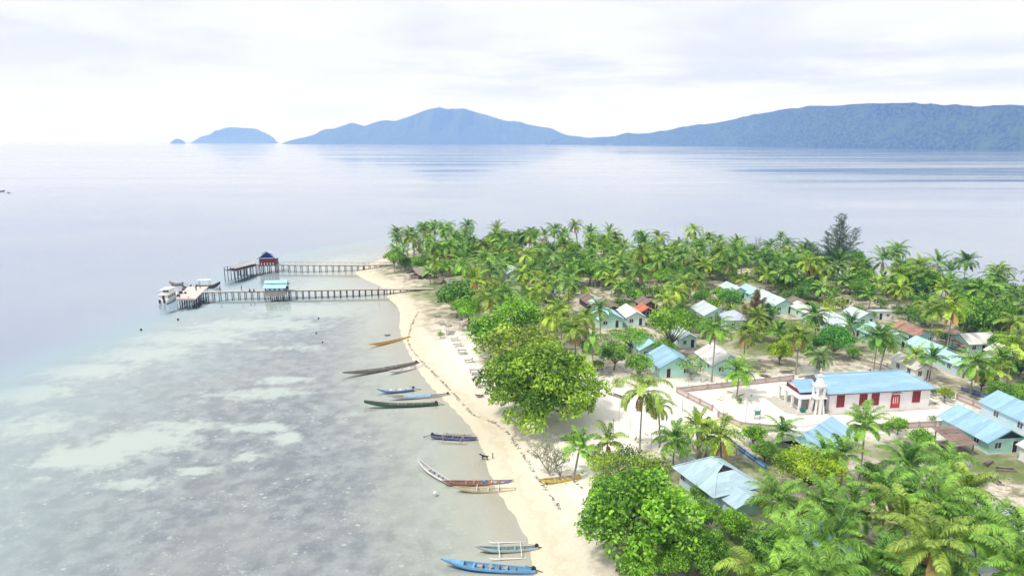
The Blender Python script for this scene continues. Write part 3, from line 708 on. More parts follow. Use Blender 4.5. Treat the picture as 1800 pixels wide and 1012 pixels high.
def opening(par, face, c, z0, ww, hh, w, L, kind='window', frame='trim_white', pane='glass'):
    """a window or door proud of a wall; face in 'FBLR', c = position along it"""
    def tr(u, d, z):
        return {'F': (u, -d, z), 'B': (-u, L+d, z), 'L': (-w/2-d, -u if False else u, z), 'R': (w/2+d, u, z)}[face]
    def bx(mb, u0, u1, d0, d1, za, zb):
        p = [tr(u, d, z) for u, d, z in ((u0, d0, za), (u1, d0, za), (u1, d1, za), (u0, d1, za), (u0, d0, zb), (u1, d0, zb), (u1, d1, zb), (u0, d1, zb))]
        xs_ = [q[0] for q in p]; ys_ = [q[1] for q in p]; zs_ = [q[2] for q in p]
        mb.box(min(xs_), max(xs_), min(ys_), max(ys_), min(zs_), max(zs_))
    f = MB(); t = .07
    bx(f, c-ww/2-t, c-ww/2, .003, .07, z0-t, z0+hh+t); bx(f, c+ww/2, c+ww/2+t, .003, .07, z0-t, z0+hh+t)
    bx(f, c-ww/2, c+ww/2, .003, .07, z0+hh, z0+hh+t)
    if kind == 'window':
        bx(f, c-ww/2, c+ww/2, .003, .09, z0-t, z0); bx(f, c-.03, c+.03, .003, .06, z0, z0+hh)
    if kind == 'window':
        fo = f.build('window', M[frame], par); p = MB(); bx(p, c-ww/2, c+ww/2, .003, .03, z0, z0+hh); p.build('pane', M[pane], fo)
    else:
        p = MB(); bx(p, c-ww/2, c+ww/2, .003, .045, z0, z0+hh); do = p.build('door', M[pane], par); f.build('frame', M[frame], do)
        k = MB(); bx(k, c+ww/2-.16, c+ww/2-.10, .046, .09, z0+1.0, z0+1.12); k.build('handle', M['metal'], do)
def house(px0, px1, py, L, wall, roof, label, group=None, zw=2.6, rise=None, phi=None, trim='teal_trim', front=('W', 'D'), name='village_house', attic=False, side=True, over=.45, overg=.5, veranda=False, gz=None):
    """px0..px1: the gable wall's foot in the photo, on row py"""
    g = G((px0+px1)/2, py, GZ); w = (px1-px0)/FPX*zc(g); phi = PHI if phi is None else phi
    rise = rise or .27*w
    root = empty(name, (g.x, g.y, GZ-.03), phi, label, 'house', group)
    walls_mesh(w, L, zw, rise).build('wall', M[wall], root)
    pl = MB(); pl.box(-w/2-.12, w/2+.12, -.12, L+.12, -.25, .22); pl.build('plinth', M['concrete'], root)
    ro = gable_roof(root, w, L, zw, rise, M[roof], over, overg, trim=trim)
    if attic:
        a = MB(); a.poly([(-w/2+.15, -.012, zw+.05), (w/2-.15, -.012, zw+.05), (0, -.012, zw+rise-.1)]); a.build('attic_vent', M['dark'], root)
    n = len(front)
    for i, c in enumerate(front):
        u = (i-(n-1)/2)*w/n
        if c == 'W': opening(root, 'F', u, 1.05, min(1.1, w*.2), 1.0, w, L)
        elif c == 'D': opening(root, 'F', u, .22, .85, 1.95, w, L, 'door', pane='dark')
    if side:
        for yy in (L*.25, L*.7): opening(root, 'L', yy, 1.05, 1.0, 1.0, w, L); opening(root, 'R', yy, 1.05, 1.0, 1.0, w, L)
    if veranda:
        v = MB(); v.slab((-w/2-.2, -2.2, zw-.55), (w/2+.2, -2.2, zw-.55), (w/2+.2, -.02, zw-.1), (-w/2-.2, -.02, zw-.1), .06); v.build('veranda_roof', M[roof], root)
        for s in (-1, 0, 1):
            q = MB(); q.box(s*w*.46-.06, s*w*.46+.06, -2.12, -2.0, 0, zw-.62); q.build('post', M['wood'], root)
    c, s_ = math.cos(phi), math.sin(phi)
    for q in np.arange(-10 if g.y < 240 else 0, L+.1, 2.0): FOOT.append((g.x-s_*q, g.y+c*q, w/2+.9))
    return root

VG = 'metal-roofed houses of the village'
house(1053, 1095, 577, 9, 'mint', 'roof_cyan', 'mint house with bright pale blue roof beside the brown-roofed sheds, left one of the pair', VG)
house(1101, 1134, 573, 9, 'pale_mint', 'roof_white', 'small pale green house with near-white roof right beside the rusty red shed', VG)
house(1040, 1060, 548, 8, 'grey_wall', 'roof_pale', 'grey house with pale streaked roof at left end of the brown sheds', VG)
house(1237, 1280, 569, 9, 'pale_mint', 'roof_pale', 'whitish green house with pale blue roof behind the round bright green tree', VG)
house(1358, 1398, 552, 13, 'mint', 'roof_pale', 'mint green house with long pale roof behind the dark conifer', VG)
house(1318, 1346, 530, 8, 'mint', 'roof_cyan', 'mint house farthest back in the village row behind the dark conifer', VG)
house(1286, 1312, 526, 9, 'pale_mint', 'roof_pale', 'pale house with light blue roof, leftmost in the back row near the palm trunks', VG)
house(1432, 1460, 572, 13, 'pale_mint', 'roof_white', 'long low house with plain white roof and dark wooden side', VG, trim='wood')
house(1476, 1519, 592, 10, 'mint', 'roof_pale', 'mint gabled house with pale blue roof just right of the long white roof', VG)
house(1507, 1538, 574, 7, 'pale_mint', 'roof_pale', 'pale roofed house half hidden behind a palm near the small kiosk', VG)
house(1553, 1598, 615, 10, 'mint', 'roof_cyan', 'mint gabled house with light blue roof beside the rusty roofed house', VG)
house(1609, 1641, 607, 9, 'mint', 'roof_rust', 'house with rust-red sheet roof and mint gable', VG)
house(1640, 1678, 640, 9, 'green_wall', 'roof_cyan', 'bright green walled house with sky blue roof in front of the rusty roof', VG)
house(1679, 1715, 660, 9, 'pale_blue', 'roof_cyan', 'light blue house with cyan roof behind young palms right of the church', VG)
house(1788, 1830, 655, 9, 'pale_mint', 'roof_white', 'white roofed house cut by the right edge beside yellow palms', VG)
house(1251, 1311, 660, 9, 'mint', 'roof_white', 'pale mint house with off-white roof behind the tall thin palm', VG, front=('W', 'W'))
house(1158, 1222, 664, 8.5, 'mint', 'roof_blue', 'mint house with sky blue roof behind the grey-green frangipani tree', VG, front=('D', 'W'))
house(1124, 1168, 632, 8, 'pale_mint', 'roof_cyan', 'low pale house behind leafy trees, left of the sky blue roof', VG)
house(1196, 1224, 612, 7, 'pale_mint', 'roof_pale', 'pale roofed house between the sky blue roof and the round green tree', VG)
# hipped lavender roof
def hip_house(px, py, w, L, zw, rise, wall, roof, label, rl=0.0, phi=PHI, group=VG, name='village_house', over=.5, gab=False):
    g = G(px, py, GZ); root = empty(name, (g.x, g.y, GZ-.03), phi, label, 'house', group)
    mb = MB(); mb.box(-w/2, w/2, 0, L, 0, zw); mb.build('wall', M[wall], root)
    mb = MB(); a = w/2+over; y0, y1 = -over, L+over; z = zw-.1; ym = L/2; zr = zw+rise
    A, B, C_, D = (-a, y0, z), (a, y0, z), (a, y1, z), (-a, y1, z); p, q = (0, ym-rl/2, zr), (0, ym+rl/2, zr)
    mb.poly([A, B, p]); mb.poly([C_, D, q]) 
    if rl > 0: mb.poly([B, C_, q, p]); mb.poly([D, A, p, q])
    else: mb.poly([B, C_, p]); mb.poly([D, A, p])
    mb.poly([A, D, C_, B])
    ro = mb.build('roof', M[roof], root)
    rc = MB()
    for e in (A, B): rc.bar((e[0], e[1], e[2]+.04), (p[0], p[1], p[2]+.04), .18, .05)
    for e in (C_, D): rc.bar((e[0], e[1], e[2]+.04), (q[0], q[1], q[2]+.04), .18, .05)
    if rl > 0: rc.bar((0, p[1], zr+.05), (0, q[1], zr+.05), .2, .05)
    rc.build('ridge_cap', M[roof], ro)
    opening(root, 'F', -w*.22, 1.0, 1.0, 1.0, w, L); opening(root, 'F', w*.22, .2, .85, 1.95, w, L, 'door', pane='dark')
    for yy in (L*.3, L*.7): opening(root, 'L', yy, 1.0, 1.0, 1.0, w, L)
    c, s_ = math.cos(phi), math.sin(phi)
    for k in np.arange(0, L+.1, 2.0): FOOT.append((g.x-s_*k, g.y+c*k, w/2+.9))
    return root
hip_house(1297, 578, 6.2, 6.2, 2.6, 1.9, 'pale_mint', 'roof_lav', 'small house under a pyramid shaped lavender blue roof', 0.0)
# long side facing the camera
house(1753, 1753, 627, 1, 'mint', 'roof_white', 'x', VG) if False else None
def side_house(px0, px1, py, wdt, wall, roof, label, zw=2.6, rise=1.5, name='village_house', win=3, phi=PHI):
    a = G(px0, py, GZ); b = G(px1, py, GZ); L = (b-a).length
    ang = math.atan2((b-a).y, (b-a).x) if phi is None else phi
    c = a + Vector((-math.sin(ang), math.cos(ang), 0))*wdt/2
    # ridge along +x: local y = world ridge direction -> rotate by ang - 90 degrees
    root = empty(name, (c.x, c.y, GZ-.03), ang-math.pi/2, label, 'house', VG)
    walls_mesh(wdt, L, zw, rise).build('wall', M[wall], root)
    gable_roof(root, wdt, L, zw, rise, M[roof], trim='wood')
    for i in range(win): opening(root, 'R', L*(i+.5)/win, 1.0 if i != 1 else .15, 1.0 if i != 1 else .85, 1.0 if i != 1 else 1.9, wdt, L, 'window' if i != 1 else 'door', pane='glass' if i != 1 else 'dark')
    opening(root, 'F', 0, 1.0, 1.0, 1.0, wdt, L)
    for q in np.arange(0, L+.1, 2.0): FOOT.append((c.x+math.cos(ang)*q, c.y+math.sin(ang)*q, wdt/2+.9))
    return root
side_house(1702, 1758, 622, 6.0, 'mint', 'roof_white', 'long mint house with streaked white roof turned side-on at right', 2.6, 1.5)
# outbuilding behind the church
house(1606, 1640, 668, 7.5, 'white', 'roof_white', 'white outbuilding with white roof right behind the church', VG, trim='wood')
# brown huts
BG = 'brown-roofed wooden sheds'
def shed(px0, px1, py, L, roof, label, wall='dark_wood', zw=2.2, rise=None, phi=None, front=('D',), name='wooden_shed'):
    r = house(px0, px1, py, L, wall, roof, label, BG, zw=zw, rise=rise, phi=phi, trim='wood', front=front, name=name, side=False); r['category'] = 'shed'; return r
shed(1062, 1094, 558, 10, 'roof_brown', 'brown roofed shed with dark open gable behind the mint pair')
shed(1035, 1064, 546, 9, 'roof_brown', 'brown shed with weathered striped roof, leftmost of the row', phi=PHI+.1)
shed(1124, 1152, 560, 5, 'roof_red', 'little shed with bright rusty red roof', zw=2.0)
shed(1128, 1156, 549, 6, 'roof_brown', 'brown shed behind the rusty red one')
shed(1402, 1428, 549, 7, 'roof_brown', 'small brown shed beside the long white roof')
shed(1684, 1704, 606, 5, 'roof_brown', 'brown shed with steep gable left of the side-on white roofed house')
# little dark kiosk
def lean_to(px0, px1, py, dep, wall, roof, label, zf=2.4, zb=1.9, posts=False, phi=PHI, name='kiosk', cat='kiosk', gr=None):
    a = G((px0+px1)/2, py, GZ); w = (px1-px0)/FPX*zc(a)
    root = empty(name, (a.x, a.y, GZ-.02), phi, label, cat, gr)
    if posts:
        for sx_ in (-1, 1):
            for yy in (0.1, dep-.1):
                q = MB(); q.box(sx_*(w/2-.1)-.07, sx_*(w/2-.1)+.07, yy-.07, yy+.07, 0, (zf if yy < 1 else zb)-.05); q.build('post', M['wood'], root)
        q = MB(); q.box(-w/2+.3, w/2-.3, .3, dep-.3, .55, .65); q.build('work_bench', M['wood'], root)
    else:
        mb = MB(); mb.hexa([(-w/2, 0, 0), (w/2, 0, 0), (w/2, dep, 0), (-w/2, dep, 0), (-w/2, 0, zf-.05), (w/2, 0, zf-.05), (w/2, dep, zb-.05), (-w/2, dep, zb-.05)])
        mb.build('wall', M[wall], root); opening(root, 'F', -w*.2, .1, .8, 1.8, w, dep, 'door', pane='dark'); opening(root, 'F', w*.25, 1.0, .8, .7, w, dep)
    mb = MB(); o = .4; n = max(3, int(w/.8)); k = (zb-zf)/dep
    for i in range(n):
        x0 = -w/2-o+(w+2*o)*i/n; x1 = x0+(w+2*o)/n+.04; e = random.uniform(-.06, .10); 
        mb.slab((x0, -o+e, zf-k*o+i % 2*.03), (x1, -o+e, zf-k*o+i % 2*.03), (x1, dep+o+e, zb+k*o+i % 2*.03), (x0, dep+o+e, zb+k*o+i % 2*.03), .04)
    mb.build('roof', M[roof], root)
    FOOT.append((a.x, a.y+dep/2, max(w, dep)/2+.6)); return root
lean_to(1538, 1568, 562, 3.5, 'white', 'roof_pale', 'tiny white kiosk with dark edged flat roof among the palm trunks', 2.5, 2.1)
lean_to(1676, 1712, 802, 4.6, 'wood', 'roof_brown', 'open work shelter under rusty brown roof sheets', 2.1, 2.9, posts=True, name='open_shelter', cat='shelter')
lean_to(1690, 1712, 620, 3.5, 'wood', 'roof_rust', 'ragged lean-to of rusty sheets beside the bright green house', 1.8, 2.2, posts=True, name='open_shelter', cat='shelter')
# near houses lower right
house(1733, 1800, 797, 10, 'mint', 'roof_blue', 'mint house with blue roof and black attic vent near the right edge', VG, attic=True, front=('W', 'D'), over=.8)
house(1812, 1880, 772, 11, 'pale_blue', 'roof_blue', 'house under a broad plain blue roof at the right edge beyond the fence', VG)
house(1836, 1910, 832, 5, 'white', 'roof_white', 'house with pure white roof corner poking in at the right edge', VG, front=('W',))
def diag_house():
    a = G(1402, 768, 5.3); b = G(1458, 733, 5.3); L = (b-a).length+.4; d = (b-a).normalized(); ang = math.atan2(d.y, d.x)
    root = empty('village_house', (a.x, a.y, GZ-.03), ang-math.pi/2, 'grey-walled house with half white, half blue roof in front of the church steps', 'house', VG)
    w = 6.6; walls_mesh(w, L, 2.5, 1.45).build('wall', M['grey_wall'], root)
    mb = MB(); hw = w/2+.6; ze = 2.5-.6*1.45/(w/2); zr = 3.95
    mb.slab(*[(x, y, z+.09) for x, y, z in ((hw, -.7, ze), (0, -.7, zr), (0, L+.6, zr), (hw, L+.6, ze))], .07, 0)
    mb.slab(*[(x, y, z+.09) for x, y, z in ((-hw, L+.6, ze), (0, L+.6, zr), (0, -.7, zr), (-hw, -.7, ze))], .07, 1)
    ro = mb.build('roof', [M['roof_blue'], M['roof_white']], root)
    for y in (-.74, L+.64):
        bb = MB()
        for s in (-1, 1): bb.bar((0, y, zr-.02), (s*hw, y, ze-.02), .04, .2)
        bb.build('barge_board', M['trim_white'], ro)
    at = MB(); at.poly([(-w/2+.2, -.012, 2.55), (w/2-.2, -.012, 2.55), (0, -.012, 3.85)]); at.build('attic_vent', M['dark'], root)
    opening(root, 'F', -1.4, 1, 1, 1, w, L); opening(root, 'F', 1.2, .2, .85, 1.9, w, L, 'door', pane='dark')
    opening(root, 'R', L*.5, 1, 1, 1, w, L)
    m = (a+b)/2; FOOT.append((m.x, m.y, 6.5))
diag_house()
# big pale roof beside the foreground trees
def gablet_house():
    g = G(1290, 900, GZ); root = empty('village_house', (g.x+.6, g.y+1.8, GZ-.03), PHI+.25, 'house under a large worn pale blue hip roof with small black gablet', 'house', VG)
    w, L, zw = 6.8, 7.8, 2.6; mb = MB(); mb.box(-w/2, w/2, 0, L, 0, zw); mb.build('wall', M['pale_blue'], root)
    a = w/2+.9; z = zw-.15; zr = zw+2.2; mb = MB()
    p, q = (0, 2.8, zr), (0, 5.3, zr)
    A, B, C_, D = (-a, -.9, z), (a, -.9, z), (a, L+.9, z), (-a, L+.9, z)
    g0 = (-1.5, 2.2, zr-.75); g1 = (1.5, 2.2, zr-.75)
    mb.poly([A, B, g1, g0]); mb.poly([B, C_, q, p, g1]); mb.poly([D, A, g0, p, q]); mb.poly([C_, D, q]); mb.poly([A, D, C_, B])
    ro = mb.build('roof', M['roof_sheet'], root)
    gb = MB(); gb.poly([(-1.35, 2.3, zr-.72), (1.35, 2.3, zr-.72), (0, 2.75, zr-.05)]); gb.build('gablet', M['dark'], ro)
    rc = MB()
    for e, f in ((A, g0), (B, g1), (C_, q), (D, q), (p, q), (g0, p), (g1, p)): rc.bar((e[0], e[1], e[2]+.05), (f[0], f[1], f[2]+.05), .25, .06)
    rc.build('ridge_cap', M['roof_sheet'], ro)
    # lower front wing with its own white roof
    mb = MB(); mb.box(-2.4, 2.4, -3.0, -.02, 0, 2.1); mb.build('front_wing', M['pale_blue'], root)
    mb = MB()
    for s in (-1, 1):
        Q = [(s*2.9, -3.6, 2.0), (0, -3.6, 2.95), (0, .6, 2.95), (s*2.9, .6, 2.0)]
        mb.slab(*(Q if s > 0 else Q[::-1]), .06)
    mb.build('wing_roof', M['roof_sheet'], root)
    opening(root, 'L', 3, 1, 1, 1, w, L); opening(root, 'L', 7, 1, 1, 1, w, L); opening(root, 'R', 5, 1, 1, 1, w, L)
    for q in range(-4, 11, 2): FOOT.append((g.x+.6-.3*q, g.y+q, 4.2))
gablet_house()
# half hidden blue roofs in the left grove
house(888, 920, 495, 9, 'pale_blue', 'roof_pale', 'pale house with bluish white roof in a clearing of the palm grove near the point', VG)
house(952, 978, 516, 8, 'pale_blue', 'roof_blue', 'small blue-roofed house sunk among palms behind the beach trees', VG)
hip_house(1690, 1040, 7, 8, 2.6, 1.9, 'white', 'roof_pale', 'pale house under the palms at the bottom edge', 3.0)
hip_house(1812, 985, 7, 8, 2.6, 1.9, 'white', 'roof_lav', 'house with lavender blue roof among palms at the lower right edge', 3.0)
hip_house(1480, 1000, 5, 6, 2.4, 1.5, 'green_wall', 'roof_blue', 'small blue-green roofed hut deep in the foreground palms', 2.0)
# thatched beach huts
def thatch_hut(px, py, w, L, label, zw=1.9, rise=1.9, phi=.9, mat='thatch'):
    g = G(px, py, GZ); root = empty('thatched_hut', (g.x, g.y, GZ-.02), phi, label, 'hut', 'thatched huts by the beach')
    r = random.Random(int(px)); mb = MB(); n = 14
    for s in (-1, 1):
        rows = []
        for i in range(n+1):
            y = -.6+(L+1.2)*i/n; e = r.uniform(-.12, .12)
            rows.append([(0, y, zw+rise+r.uniform(-.04, .04)), (s*w*.28, y, zw+rise*.46+r.uniform(-.05, .05)), (s*(w/2+.7)+e*.6, y, zw-.45+e)])
        for i in range(n):
            for k in range(2): mb.poly([rows[i][k], rows[i+1][k], rows[i+1][k+1], rows[i][k+1]] if s < 0 else [rows[i][k], rows[i][k+1], rows[i+1][k+1], rows[i+1][k]], 0, False)
            a0, a1 = Vector(rows[i][2]), Vector(rows[i+1][2]); dn = Vector((-s*.06, 0, -.16)); mb.poly([a0, a1, a1+dn, a0+dn])
    mb.build('roof', M[mat], root)
    mb = MB(); mb.box(-w/2+.3, w/2-.3, .4, L-.4, 0, 1.0); mb.build('low_wall', M['wood'], root)
    for sx_ in (-1, 1):
        for yy in (.1, L/2, L-.1):
            q = MB(); q.tube([(sx_*(w/2-.1), yy, 0), (sx_*(w/2-.1), yy, zw+.1)], .07, 6); q.build('post', M['wood'], root)
    FOOT.append((g.x, g.y, 3.5)); return root
thatch_hut(727, 489, 4.5, 6.5, 'grey thatched hut on low posts at the edge of the point beach', phi=-.6)
thatch_hut(783, 509, 4.5, 7.0, 'grey thatched hut where the near pier comes ashore', phi=-.75)
thatch_hut(757, 490, 3.4, 4.0, 'small thatched hut between the two larger beach huts', phi=.3, mat='brown_thatch')
thatch_hut(944, 512, 5.0, 5.0, 'brown thatched hut under a yellowing palm in the grove', phi=.5, mat='brown_thatch')

# ------------------------------------------------------------------ church
def church():
    a = G(1456, 723, GZ+.2); b = G(1632, 713, GZ+.2); L = (b-a).length; ang = math.atan2((b-a).y, (b-a).x)
    root = empty('church', (a.x, a.y, GZ), ang, 'white church with plain sky blue roof, red windows and a small bell tower', 'church')
    W, zw, rise = 8.4, 3.95, 1.85
    mb = MB(); mb.box(0, L, 0, W, .2, zw); mb.poly([(0, 0, zw), (0, W, zw), (0, W/2, zw+rise-.05)][::-1]); mb.build('wall', M['white_pink'], root)
    mb = MB(); mb.box(-.5, L+1.3, -1.1, W+.8, -.3, .2); mb.build('plinth', M['concrete'], root)
    # roof: gable towards the yard (left), hipped at the right
    o = .6; k = rise/(W/2); ze = zw-o*k+.12; zr = zw+rise+.12; x0, x1, xr = -.9, L+1.0, L-3.0
    mb = MB()
    A, B = (x0, -o, ze), (x1, -o, ze); C_, D = (x1, W+o, ze), (x0, W+o, ze); p, q = (x0, W/2, zr), (xr, W/2, zr)
    dn = lambda v: (v[0], v[1], v[2]-.1)
    mb.poly([A, B, q, p]); mb.poly([B, C_, q]); mb.poly([C_, D, p, q])
    mb.poly([dn(A), dn(p), dn(q), dn(B)]); mb.poly([dn(B), dn(q), dn(C_)]); mb.poly([dn(C_), dn(q), dn(p), dn(D)])
    for u, v in ((A, B), (B, C_), (C_, D), (D, p), (p, A)): mb.poly([dn(u), dn(v), v, u])
    cm = roofmat('roof_church', (0.32, 0.53, 0.74), 0.0, .10)
    mt = bpy.data.materials.new('x'); bpy.data.materials.remove(mt)
    ro = mb.build('roof', cm, root)
    f = MB(); f.bar((x0, -o-.04, ze-.14), (x1, -o-.04, ze-.14), .05, .2); f.bar((x1+.04, -o, ze-.14), (x1+.04, W+o, ze-.14), .05, .2)
    for yy in (-o, W+o): f.bar((x0-.04, yy, ze-.1), (x0-.04, W/2, zr-.1), .06, .26)
    f.build('fascia', M['wood'], ro)
    c = MB(); c.bar((x0, W/2, zr+.05), (xr, W/2, zr+.05), .25, .06); c.bar((xr, W/2, zr+.05), (x1, -o, ze+.05), .2, .05); c.bar((xr, W/2, zr+.05), (x1, W+o, ze+.05), .2, .05); c.build('ridge_cap', M['roof_blue'], ro)
    def win(x, ww, hh, z0, door=False):
        f = MB(); t = .1
        if not door:
            f.box(x-ww/2-t, x-ww/2, -.08, -.003, z0-t, z0+hh+t); f.box(x+ww/2, x+ww/2+t, -.08, -.003, z0-t, z0+hh+t)
            f.box(x-ww/2, x+ww/2, -.08, -.003, z0+hh, z0+hh+t); f.box(x-ww/2, x+ww/2, -.08, -.003, z0-t, z0)
            f.box(x-.04, x+.04, -.07, -.003, z0, z0+hh); f.box(x-ww/2, x-.04, -.07, -.003, z0+hh*.62, z0+hh*.62+.07); f.box(x+.04, x+ww/2, -.07, -.003, z0+hh*.62, z0+hh*.62+.07)
            for q_ in (-.25, .25): f.box(x+q_*ww-.02, x+q_*ww+.02, -.06, -.003, z0, z0+hh*.62)
            fo = f.build('window', M['red'], root)
            pn = MB(); pn.box(x-ww/2, x+ww/2, -.03, -.003, z0, z0+hh); pn.build('pane', M['maroon'], fo)
        else:
            arc = [(x+ww/2*math.cos(t_), z0+hh-ww/2+ww*.62*math.sin(t_)) for t_ in np.linspace(0, math.pi, 9)]
            pts = [(x-ww/2, z0), (x+ww/2, z0)]+arc
            d = MB(); d.poly([(u, -.05, v) for u, v in pts]); 
            for i in range(len(pts)): u, v = pts[i], pts[(i+1) % len(pts)]; d.poly([(u[0], -.05, u[1]), (u[0], -.003, u[1]), (v[0], -.003, v[1]), (v[0], -.05, v[1])])
            do = d.build('door', M['bright_red'], root)
            g_ = MB()
            for q_ in (-.3, 0, .3): g_.box(x+q_*ww-.07, x+q_*ww+.07, -.065, -.052, z0+.9, z0+hh-.55)
            g_.build('panel', M['white_pink'], do)
            ar = MB(); P2 = [(x-ww/2-.12, z0)]+[(x+(ww/2+.12)*math.cos(t_), z0+hh-ww/2+(ww*.62+.16)*math.sin(t_)) for t_ in np.linspace(math.pi, 0, 11)]+[(x+ww/2+.12, z0)]
            for i in range(len(P2)-1): ar.bar((P2[i][0], -.045, P2[i][1]), (P2[i+1][0], -.045, P2[i+1][1]), .08, .14)
            ar.build('frame', M['maroon'], do)
            st = MB(); st.box(x-1.0, x+1.0, -1.5, -1.11, -.3, .1); st.build('step', M['concrete'], root)
            cn = MB(); cn.box(x-.95, x+.95, -.7, -.003, z0+hh+.25, z0+hh+.33); cn.build('canopy', M['concrete'], root)
    win(2.2, 1.35, 2.3, 1.05); win(6.7, 1.35, 2.3, 1.05); win(9.1, 1.35, 2.3, 1.05); win(13.2, 1.4, 2.7, .2, True); win(17.4, 1.4, 2.3, 1.15)
    # porch: canopy slab on columns with its own small roof behind
    pc = MB(); pc.box(-5.8, -.9, .2, W-.6, 2.75, 2.95); pc.build('porch_canopy', M['white_pink'], root)
    pf = MB(); pf.box(-6.4, -.9, -.5, W, -.3, .35); pf.build('porch_floor', M['concrete'], root)
    for x, y in ((-5.5, .5), (-5.5, 2.9), (-5.5, 5.2), (-5.5, W-.95), (-3.4, .5), (-1.4, .5)):
        q = MB(); q.box(x-.19, x+.19, y-.19, y+.19, .35, 2.75); q.box(x-.26, x+.26, y-.26, y+.26, .35, .6); q.build('column', M['white'], root)
    rl = MB()
    for y0_, y1_ in ((.7, 2.7), (5.4, W-1.2)): rl.box(-5.55, -5.45, y0_, y1_, 1.0, 1.08); rl.box(-5.54, -5.46, y0_, y1_, .7, .76)
    rl.build('railing', M['metal'], root)
    gb = MB(); gb.box(-4.6, -.9, 2.2, W-1.6, 2.95, 3.7); gb.build('porch_gable_wall', M['maroon'], root)
    mb = MB()
    for s in (-1, 1):
        yc = (2.2+W-1.6)/2; e = yc+s*(2.9); Q = [(-5.0, e, 3.55), (-5.0, yc, 5.0), (-.92, yc, 5.0), (-.92, e, 3.55)]
        mb.slab(*(Q if s < 0 else Q[::-1]), .07)
    mb.build('porch_roof', cm, root)
    gv = MB(); gv.poly([(-4.62, 2.4, 3.7), (-4.62, W-1.8, 3.7), (-4.62, yc, 4.85)]); gv.build('porch_gable', M['white_pink'], root)
    for i in range(4):
        st = MB(); st.box(-7.0-.45*i, -6.55-.45*i+.15, .4, W-.4, -.4, .24-.13*i); st.build('step', M['concrete'], root)
    ap = MB(); ap.hexa([(-4.6, -3.4, -.3), (-1.0, -3.4, -.3), (-1.0, -1.12, -.3), (-4.6, -1.12, -.3), (-4.6, -3.4, .05), (-1.0, -3.4, .05), (-1.0, -1.12, .3), (-4.6, -1.12, .3)]); ap.build('terrace', M['white_pink'], root)
    # bell tower: splayed legs, open belfry, stepped top and a cross
    tx, ty = -2.6, -.55; tw = MB()
    for sx_ in (-1, 1):
        for sy_ in (-1, 1): tw.bar((tx+sx_*.82, ty+sy_*.72, .3), (tx+sx_*.52, ty+sy_*.52, 3.3), .28, .28)
    tw.box(tx-.22, tx+.22, ty-1.0, ty-.72, .3, 3.3); tw.build('tower_legs', M['white'], root)
    tb = MB(); tb.box(tx-1.1, tx+1.1, ty-1.0, ty+1.0, 3.3, 3.48); tb.box(tx-.85, tx+.85, ty-.85, ty+.85, 3.48, 3.75)
    for sx_ in (-1, 1):
        for sy_ in (-1, 1): tb.box(tx+sx_*.62-.17, tx+sx_*.62+.17, ty+sy_*.62-.17, ty+sy_*.62+.17, 3.75, 5.5)
    tb.box(tx-.80, tx+.80, ty-.80, ty+.80, 5.25, 5.55); tb.box(tx-.88, tx+.88, ty-.88, ty+.88, 5.55, 5.68); tb.box(tx-.62, tx+.62, ty-.62, ty+.62, 5.68, 6.0)
    tb.hexa([(tx-.55, ty-.55, 6.0), (tx+.55, ty-.55, 6.0), (tx+.55, ty+.55, 6.0), (tx-.55, ty+.55, 6.0), (tx-.24, ty-.24, 7.4), (tx+.24, ty-.24, 7.4), (tx+.24, ty+.24, 7.4), (tx-.24, ty+.24, 7.4)])
    tb.box(tx-.42, tx+.42, ty-.42, ty+.42, 7.4, 7.52); tb.box(tx-.2, tx+.2, ty-.2, ty+.2, 7.52, 7.8)
    for sx_ in (-1, 1):
        for sy_ in (-1, 1): tb.box(tx+sx_*.82-.09, tx+sx_*.82+.09, ty+sy_*.82-.09, ty+sy_*.82+.09, 5.68, 5.95)
    tb.build('belfry', M['white'], root)
    be = MB(); be.loft([[(tx+r_*math.cos(t_), ty+r_*math.sin(t_), z_) for t_ in np.linspace(0, 6.283, 13)[:-1]] for r_, z_ in ((.34, 4.2), (.27, 4.35), (.22, 4.7), (.08, 4.85))], 0, True, True); be.build('bell', M['metal'], root)
    cr = MB(); cr.box(tx-.06, tx+.06, ty-.06, ty+.06, 7.8, 8.9); cr.box(tx-.36, tx-.06, ty-.05, ty+.05, 8.22, 8.36); cr.box(tx+.06, tx+.36, ty-.05, ty+.05, 8.22, 8.36); cr.build('cross', M['white'], root)
    po = MB(); po.box(-.02-.006, -.006, 1.0, 2.4, .8, 2.4); po.build('notice_panel', M['navy'], root)
    c_, s_ = math.cos(ang), math.sin(ang)
    for u in range(-8, 24, 3): FOOT.append((a.x+c_*u-s_*4, a.y+s_*u+c_*4, 6.5))
church()

